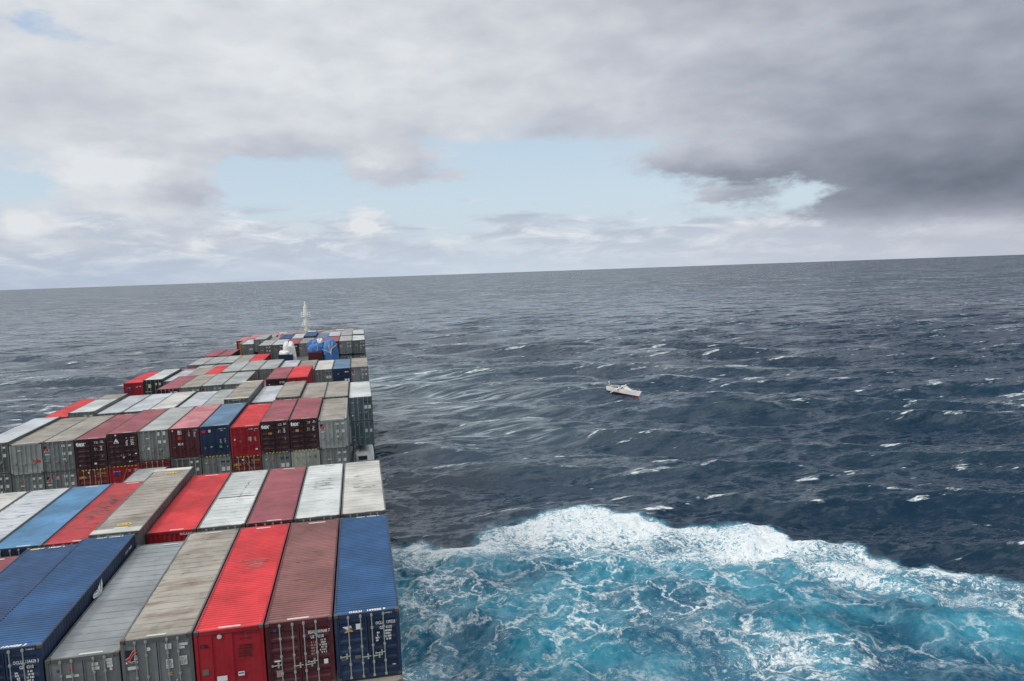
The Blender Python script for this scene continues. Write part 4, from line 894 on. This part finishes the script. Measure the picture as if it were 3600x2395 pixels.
# ------------------------------------------------------------------ tarpaulins
def tarp_mat(name, col, fold):
    m = bpy.data.materials.new(name); m.use_nodes = True; g = NT(m.node_tree)
    P = g.n('ShaderNodeTexCoord').outputs['Object']
    c = g.mix(g.mr(g.noise(P, 1.6, 6, .7, 1.2), .5, .72), col, fold)
    b = g.n('ShaderNodeBsdfPrincipled'); g.set(b.inputs['Base Color'], c); b.inputs['Roughness'].default_value = .5
    bp = g.n('ShaderNodeBump'); bp.inputs['Strength'].default_value = 1; bp.inputs['Distance'].default_value = .12; g.set(bp.inputs['Height'], g.noise(P, 2.2, 5, .6, 1.5)); g.set(b.inputs['Normal'], bp.outputs[0])
    o = g.n('ShaderNodeOutputMaterial'); g.set(o.inputs[0], b.outputs[0]); return m
TB = tarp_mat('blue_tarpaulin', (.045, .18, .48), (.26, .44, .70)); TW = tarp_mat('white_cover', (.80, .80, .78), (.62, .63, .63)); ROPE = mat('rope', (.66, .66, .60), .8)
def bundle(w, d, h, seed, squash=.5, top=.75):
    """a load wrapped in sheeting: lumpy rounded block standing on z=0"""
    r = random.Random(seed); b = MB(); rows = []; n = 28
    ph_ = [r.uniform(0, 6.28) for _ in range(6)]
    lv = [(0, 1.0), (.12, 1.02), (.3, 1.0), (.5, .98), (.68, .95), (.82, .86), (.93, .74), (.985, .50), (1.0, .12)]
    for t, s in lv:
        row = []
        for i in range(n):
            a = 2 * math.pi * i / n; e = 1 / max(abs(math.cos(a)) ** 3 + abs(math.sin(a)) ** 3, .2) ** (1 / 3)
            f = 1 + .07 * math.sin(3 * a + ph_[0]) + .05 * math.sin(7 * a + ph_[1] + 3 * t) + .03 * math.sin(13 * a + ph_[2] + 7 * t)
            x = w / 2 * e * f * s * math.cos(a); y = d / 2 * e * f * s * math.sin(a)
            z = h * t * (1 + .10 * math.sin(2 * a + ph_[3]) * (t > .5)) + .1 * math.sin(5 * a + ph_[4]) * (t > .6)
            row.append((x, y, z))
        rows.append(row)
    b.loop_grid(rows); return b
def tarps():
    xk = lambda k: -(k - 1) * 2.5033 - HX
    r = empty('tarpaulin_bundle', (xk(3) - .05, G8 + 2.2, -3.35), label='tall cargo bundle under blue tarpaulin tied with white ropes', cat='tarpaulin')
    put('sheet', bundle(2.75, 3.6, 4.3, 3).mesh('sheet', True), TB, r)
    for p in [[(-1.3, -1.85, 3.0), (-.6, -1.95, 2.7), (.0, -1.98, 2.3), (.5, -1.95, 3.1), (1.2, -1.85, 3.6)], [(.1, -1.9, 3.9), (.15, -2.0, 2.3), (.2, -2.0, 1.8)], [(.5, -1.0, 4.2), (.45, -1.95, 3.4), (.2, -2.0, 2.0)], [(-.2, -1.0, 4.2), (-.15, -1.97, 3.3), (.1, -2.0, 2.2)]]:
        b = MB()
        for a, c in zip(p[:-1], p[1:]): b.tube(a, c, .045, n=6)
        put('rope', b, ROPE, r)
    r = empty('tarpaulin_bundle', (xk(4) - .05, G8 + 2.0, -.84), label='rounded blue tarpaulin bundle on the maroon container', cat='tarpaulin')
    put('sheet', bundle(2.6, 3.2, 1.35, 8).mesh('sheet', True), TB, r)
    b = bundle(1.7, 2.6, 1.0, 12); put('sheet', b.mesh('sheet', True), TB, r, (-.45, .6, .95))
    b = MB(); b.tube((.55, -1.62, .9), (.3, -1.65, .15), .04, n=6); put('rope', b, ROPE, r)
    b = bundle(1.1, 1.8, .75, 15); o = put('white_crate', b.mesh('white_crate', True), TW); o.location = (xk(4) + .75, G8 + 3.0, .45); shipfix(o); tag(o, 'white wrapped lump beside the top of the blue tarpaulin bundle', 'wrapped load')
    r = empty('covered_load', (xk(6), G8 + 2.0, -.94), label='white cover draped over a load on the dark blue container', cat='cover')
    put('sheet', bundle(2.3, 3.4, .55, 22).mesh('sheet', True), TW, r, (-.1, 0, 0))
    put('sheet', bundle(1.9, 2.8, 1.9, 25).mesh('sheet', True), TW, r, (.42, .3, 0))
    b = MB(); rows = []
    for i in range(9):
        t = i / 8; rows.append([(1.25 + .35 * t + .07 * math.sin(5 * t + s_), -1.5 + 3.4 * s_ / 6 + .1 * math.sin(9 * t + 2 * s_), 1.35 - 3.4 * t + .05 * math.sin(7 * s_)) for s_ in range(7)])
    b.grid(rows); rows2 = [[(p[0] - .5 - .12 * math.sin(6 * i), -1.72 + .12 * math.cos(i * 1.7 + j), p[2] - .1) if False else (1.6 - 1.0 * j / 3 + .35 * i / 8 * (j == 0), -1.7 + .10 * math.sin(2.2 * i + 1.7 * j), 1.35 - 3.4 * i / 8) for j in range(4)] for i in range(9)]
    b.grid(rows2); put('draped_sheet', b.mesh('draped_sheet', True), TW, r)
tarps()

# ------------------------------------------------------------------ foremast
def mast():
    r = empty('foremast', (-16.3, 212., -12.), label='white ship mast with platforms and railings rising beyond the farthest containers', cat='mast')
    MW = mat('mast_white', (.88, .88, .84), .5)
    zt = 4.9 + 12.; zb = 8.2
    put('pole', MB().tube((0, 0, 0), (0, 0, zt - 1.5), .92, .60, n=16), MW, r); put('topmast', MB().tube((0, 0, zt - 1.5), (0, 0, zt), .34, .20, n=8), MW, r)
    put('lamp', MB().tube((-.2, -.32, zt - 2.2), (-.2, -.32, zt - 1.7), .16, n=8), mat('orange_lamp', (.55, .15, .03), .5), r)
    def cage(z, w, d, h, x0=0.):
        p = put('platform', MB().box(x0 - w / 2, x0 + w / 2, -d / 2, d / 2, z, z + .08), MW, r); b = MB()
        cs = [(x0 - w / 2, -d / 2), (x0 + w / 2, -d / 2), (x0 + w / 2, d / 2), (x0 - w / 2, d / 2)]
        for i in range(4):
            a, c = cs[i], cs[(i + 1) % 4]
            b.tube((*a, z), (*a, z + h), .055, n=6)
            for hh in (.5, 1.0): b.tube((*a, z + h * hh), (*c, z + h * hh), .05, n=6)
        put('railing', b, MW, p)
    cage(zt - 4.6, 2.5, 1.6, 1.3); cage(zt - 7.4, 2.4, 1.6, 1.25); cage(zt - 9.6, 1.6, 1.2, .9, .3)
    b = MB()
    for sx in (.5, .85): b.tube((sx, -.5, zb - 3), (sx, -.5, zt - 4.5), .04, n=6)
    z = zb - 3
    while z < zt - 4.6: b.tube((.5, -.5, z), (.85, -.5, z), .03, n=5); z += .35
    put('ladder', b, MW, r)
    b = MB()
    for i in range(3): b.tube((-.62, -.3, zt - 8.0 - i * .8), (-.62, -.3, zt - 7.75 - i * .8), .18, n=8)
    put('mast_lights', b, mat('light_housing', (.35, .33, .28), .5), r)
    put('radar_scanner', MB().tube((.1, -.55, zt - 3.9), (1.05, -.55, zt - 3.9), .10, n=8), MW, r)
mast()

# ------------------------------------------------------------------ hull of the container ship (deck and sides below the stacks)
def hull():
    r = empty('container_ship', (0, 0, 0), label='dark hull and deck of the container ship carrying the container rows', cat='ship')
    HM = paint('hull_paint', (.03, .045, .07), .4, .4); DK = paint('deck_paint', (.12, .05, .04), .5, .5); HC = paint('hatch_paint', (.13, .14, .13), .5, .5)
    cx = -16.27; st = [(-60, 16.1), (0, 16.1), (100, 16.1), (135, 15.8), (160, 14.0), (185, 10.5), (205, 6.5), (222, 2.4), (230, .3)]
    rows = []
    for y, hw in st:
        fl = 1. if y < 120 else max(.25, 1 - (y - 120) / 130.)
        zt = -12.0 + (3.0 if y > 200 else 0)
        rows.append([(cx - hw, y, zt), (cx - hw * fl, y, -21.5), (cx - hw * fl * .8, y, -29), (cx + hw * fl * .8, y, -29), (cx + hw * fl, y, -21.5), (cx + hw, y, zt)])
    b = MB(); b.loop_grid(rows); put('hull', b, HM, r)
    b = MB(); b.grid([[(cx - hw, y, -12.0 + (3.0 if y > 200 else 0) + .004), (cx + hw, y, -12.0 + (3.0 if y > 200 else 0) + .004)] for y, hw in st]); put('deck', b, DK, r)
    for y0, n in ((-.2, 1), (13.7, 1), (27.8, 1), (41.9, 1), (55.8, 1), (70.1, 1), (84.1, 1), (98.1, 1), (112.2, 1), (126.3, 1)):
        put('hatch_cover', MB().box(cx - 15.6, cx + 15.6, y0, y0 + 12.6, -11.98, -8.42), HC, r)
    for y0 in (140.3, 154.4): put('hatch_cover', MB().box(cx - 12.8, cx + 12.8, y0, y0 + 12.6, -11.98, -6.6), HC, r)
    for y0 in (168.3, 182.8): put('hatch_cover', MB().box(cx - 9.5, cx + 9.5, y0, y0 + 12.6, -11.98, -5.6), HC, r)
hull()

# ------------------------------------------------------------------ lashing rods in front of row 3
def lashings():
    LM = mat('lashing_steel', (.30, .27, .22), .6)
    for q, (xa, za, xb, zb) in enumerate([(-7.35, -5.3, -5.3, -2.9), (-5.2, -5.3, -7.3, -2.9), (-9.9, -5.3, -8.9, -2.5), (-10.2, -5.2, -11.5, -2.9), (-21.9, -5.4, -21.0, -3.0), (-2.8, -5.3, -4.7, -3.0)]):
        b = MB(); b.tube((xa, C - .12, za), (xb, C - .06, zb), .022, n=6); o = put('lashing_rod', b, LM); o.matrix_world = HEEL.copy()
        tag(o, 'thin diagonal steel lashing rod crossing the lower container fronts of the third row', 'lashing rod', 'lashing rods in front of the third row')
lashings()

# ------------------------------------------------------------------ the drifting yacht
def yacht():
    px, py = 2192, 1384
    p = sea_pt(px, py); ctr = np.array([p[0], p[1]])
    zz_, _, _, _ = waves(np.array([ctr[0]]), np.array([ctr[1]]))
    vd = ctr - CAMP[:2]; va = math.atan2(vd[1], vd[0])            # direction camera -> boat
    head = va - math.radians(90) - math.radians(36)              # bow to the right and towards the camera
    r = bpy.data.objects.new('sailing_yacht', None); COL.objects.link(r)
    tag(r, 'white drifting sailing yacht with red underbody and broken mast on the open sea', 'yacht')
    zc = SEA_Z + float(zz_[0]) + .30
    r.matrix_world = Matrix.Translation((ctr[0], ctr[1], zc)) @ Matrix.Rotation(head, 4, 'Z') @ Matrix.Rotation(math.radians(4.5), 4, 'Y') @ Matrix.Rotation(math.radians(-11), 4, 'X')
    YW = paint('yacht_white', (.92, .92, .88), .10, .10); YR = mat('antifouling_red', (.30, .012, .02), .5); YD = mat('yacht_window', (.03, .035, .04), .3); YG = mat('yacht_deck', (.62, .62, .56), .7); YM = mat('spar', (.80, .80, .75), .4)
    Lh = 4.9
    def sec(t):        # t 0 stern .. 1 bow
        hb = 1.55 * (math.sin(math.pi * min(1, .22 + .80 * t)) ** .6) * (1 if t < .6 else max(.03, 1 - ((t - .6) / .4) ** 2.0))
        sheer = 1.05 + .35 * (t - .35) ** 2 * 2.2 + .10 * t
        return hb, sheer
    rows, rowr = [], []
    for i in range(17):
        t = i / 16; x = -Lh + 2 * Lh * t; hb, sh = sec(t); ov = .75 * max(0, t - .72) / .28; ovs = -.35 * max(0, .12 - t) / .12
        def xx(f): return x + (ov + ovs) * f
        rows.append([(xx(1), -hb, sh), (xx(.5), -hb * .97, sh * .5 + .1), (xx(.1), -hb * .86, .10), (xx(.1), hb * .86, .10), (xx(.5), hb * .97, sh * .5 + .1), (xx(1), hb, sh)])
        rowr.append([(xx(.1), -hb * .861, .10), (xx(0), -hb * .70, -.18), (xx(0), -.08, -.75), (xx(0), .08, -.75), (xx(0), hb * .70, -.18), (xx(.1), hb * .861, .10)])
    b = MB(); b.grid([q[:3] for q in rows]); b.grid([q[3:] for q in rows]); b.poly([rows[0][k] for k in range(6)]); put('hull', b.mesh('hull', True), YW, r)
    b = MB(); b.loop_grid(rowr); put('underbody', b, YR, r)
    b = MB(); b.grid([[(q[0][0], q[0][1], q[0][2] - .01), (q[0][0], 0, q[0][2] + .06), (q[5][0], q[5][1], q[5][2] - .01)] for q in rows]); put('deck', b, YG, r)
    b = MB(); rows_ = []
    for x, w, h in ((-1.3, 1.0, .5), (-1.0, 1.05, .62), (.6, .95, .50), (2.0, .6, .30), (2.6, .35, .08)):
        rows_.append([(x, -w, 1.05), (x, -w * .85, 1.08 + h), (x, w * .85, 1.08 + h), (x, w, 1.05)])
    b.loop_grid(rows_); cb = put('cabin', b, YW, r); put('window', MB().box(-.6, .6, -1.03, -.95, 1.25, 1.42), YD, cb)
    b = MB(); rows_ = []
    for x, w, h in ((-1.0, 1.1, .85), (-.4, 1.15, 1.1), (.6, 1.05, 1.05), (1.5, .85, .6)):
        rows_.append([(x, w * math.cos(math.pi * k / 10), 1.1 + h * math.sin(math.pi * k / 10)) for k in range(11)])
    b.grid(rows_); put('sprayhood', b.mesh('sprayhood', True), YW, r); put('hood_window', MB().box(-.8, .2, -1.22, -1.12, 1.45, 1.85), YD, r)
    put('cockpit', MB().box(-4.3, -2.4, -.8, .8, 1.06, 1.14), mat('cockpit_shade', (.25, .25, .23), .7), r)
    b = MB().tube((.9, -.6, 2.5), (-2.3, -2.9, -.3), .15, .12, n=10); put('broken_mast', b, YM, r)
    b = MB().tube((-3.6, .0, 1.7), (.4, .15, 1.9), .07, n=8); put('boom', b, YM, r)
    for s in (-1, 1):
        b = MB(); pts = []
        for i in range(1, 16, 2):
            q = rows[i][0 if s < 0 else 5]; b.tube(q, (q[0], q[1], q[2] + .55), .022, n=5); pts.append((q[0], q[1], q[2] + .55))
        for a, c in zip(pts[:-1], pts[1:]): b.tube(a, c, .014, n=4)
        put('guard_rail', b, YM, r)
    # torn sail lying along the foredeck
    b = MB(); g_ = []
    for i in range(12):
        t = i / 11; x = .2 + 4.6 * t; g_.append([(x, -1.2 * (1 - t * .8) + .1 * math.sin(4 * i), 1.25 + .08 * math.sin(7 * i)), (x + .1, -.35, 1.75 - .5 * t + .12 * math.sin(5 * i)), (x, .6 * (1 - t), 1.35 + .05 * math.cos(5 * i))])
    b.grid(g_); put('torn_sail', b, mat('sailcloth', (.78, .78, .72), .8), r)
    b = MB(); b.tube((-4.9, .4, 1.1), (-5.6, .5, 2.2), .03, n=5); b.box(-5.75, -5.5, .42, .58, 2.1, 2.6); put('wind_vane', b, YM, r)
    b = MB()
    for s in (-1, 1): b.tube((-4.8, s * .9, 1.1), (-4.9, s * .85, 1.9), .03, n=5)
    b.tube((-4.9, -.85, 1.9), (-4.9, .85, 1.9), .03, n=5); put('stern_rail', b, YM, r)
    put('dinghy', bundle(1.0, .7, .5, 31), mat('grey_bag', (.4, .4, .36), .8), r, (-4.1, 0, 1.12))
yacht()
# the speck of a far vessel on the horizon
def far_vessel():
    p = sea_pt(1025.5, 983.); d = p - CAMP; q = CAMP + d / np.linalg.norm(d[:2]) * 5200.
    r = bpy.data.objects.new('distant_vessel', None); COL.objects.link(r); tag(r, 'tiny white vessel on the horizon left of the mast', 'boat')
    r.location = (q[0], q[1], SEA_Z)
    m_ = mat('far_white', (.85, .85, .85), .6)
    put('hull', MB().loop_grid([[(-8 + 16 * t, -w, 2.6), (-8 + 16 * t, -w * .6, 0), (-8 + 16 * t, w * .6, 0), (-8 + 16 * t, w, 2.6)] for t, w in ((0, 1.6), (.3, 2.2), (.7, 2.0), (.93, .8), (1, .1))]), m_, r)
    put('wheelhouse', MB().box(-5, 1, -1.4, 1.4, 2.6, 5.5), m_, r); put('sail', MB().poly([(-3.5, .05, 5.6), (3.2, .05, 5.6), (.2, .05, 15)]).poly([(.2, -.05, 15), (3.2, -.05, 5.6), (-3.5, -.05, 5.6)]), m_, r)
    put('mast', MB().tube((.2, 0, 2.6), (.2, 0, 15.2), .18, n=6), m_, r)
far_vessel()
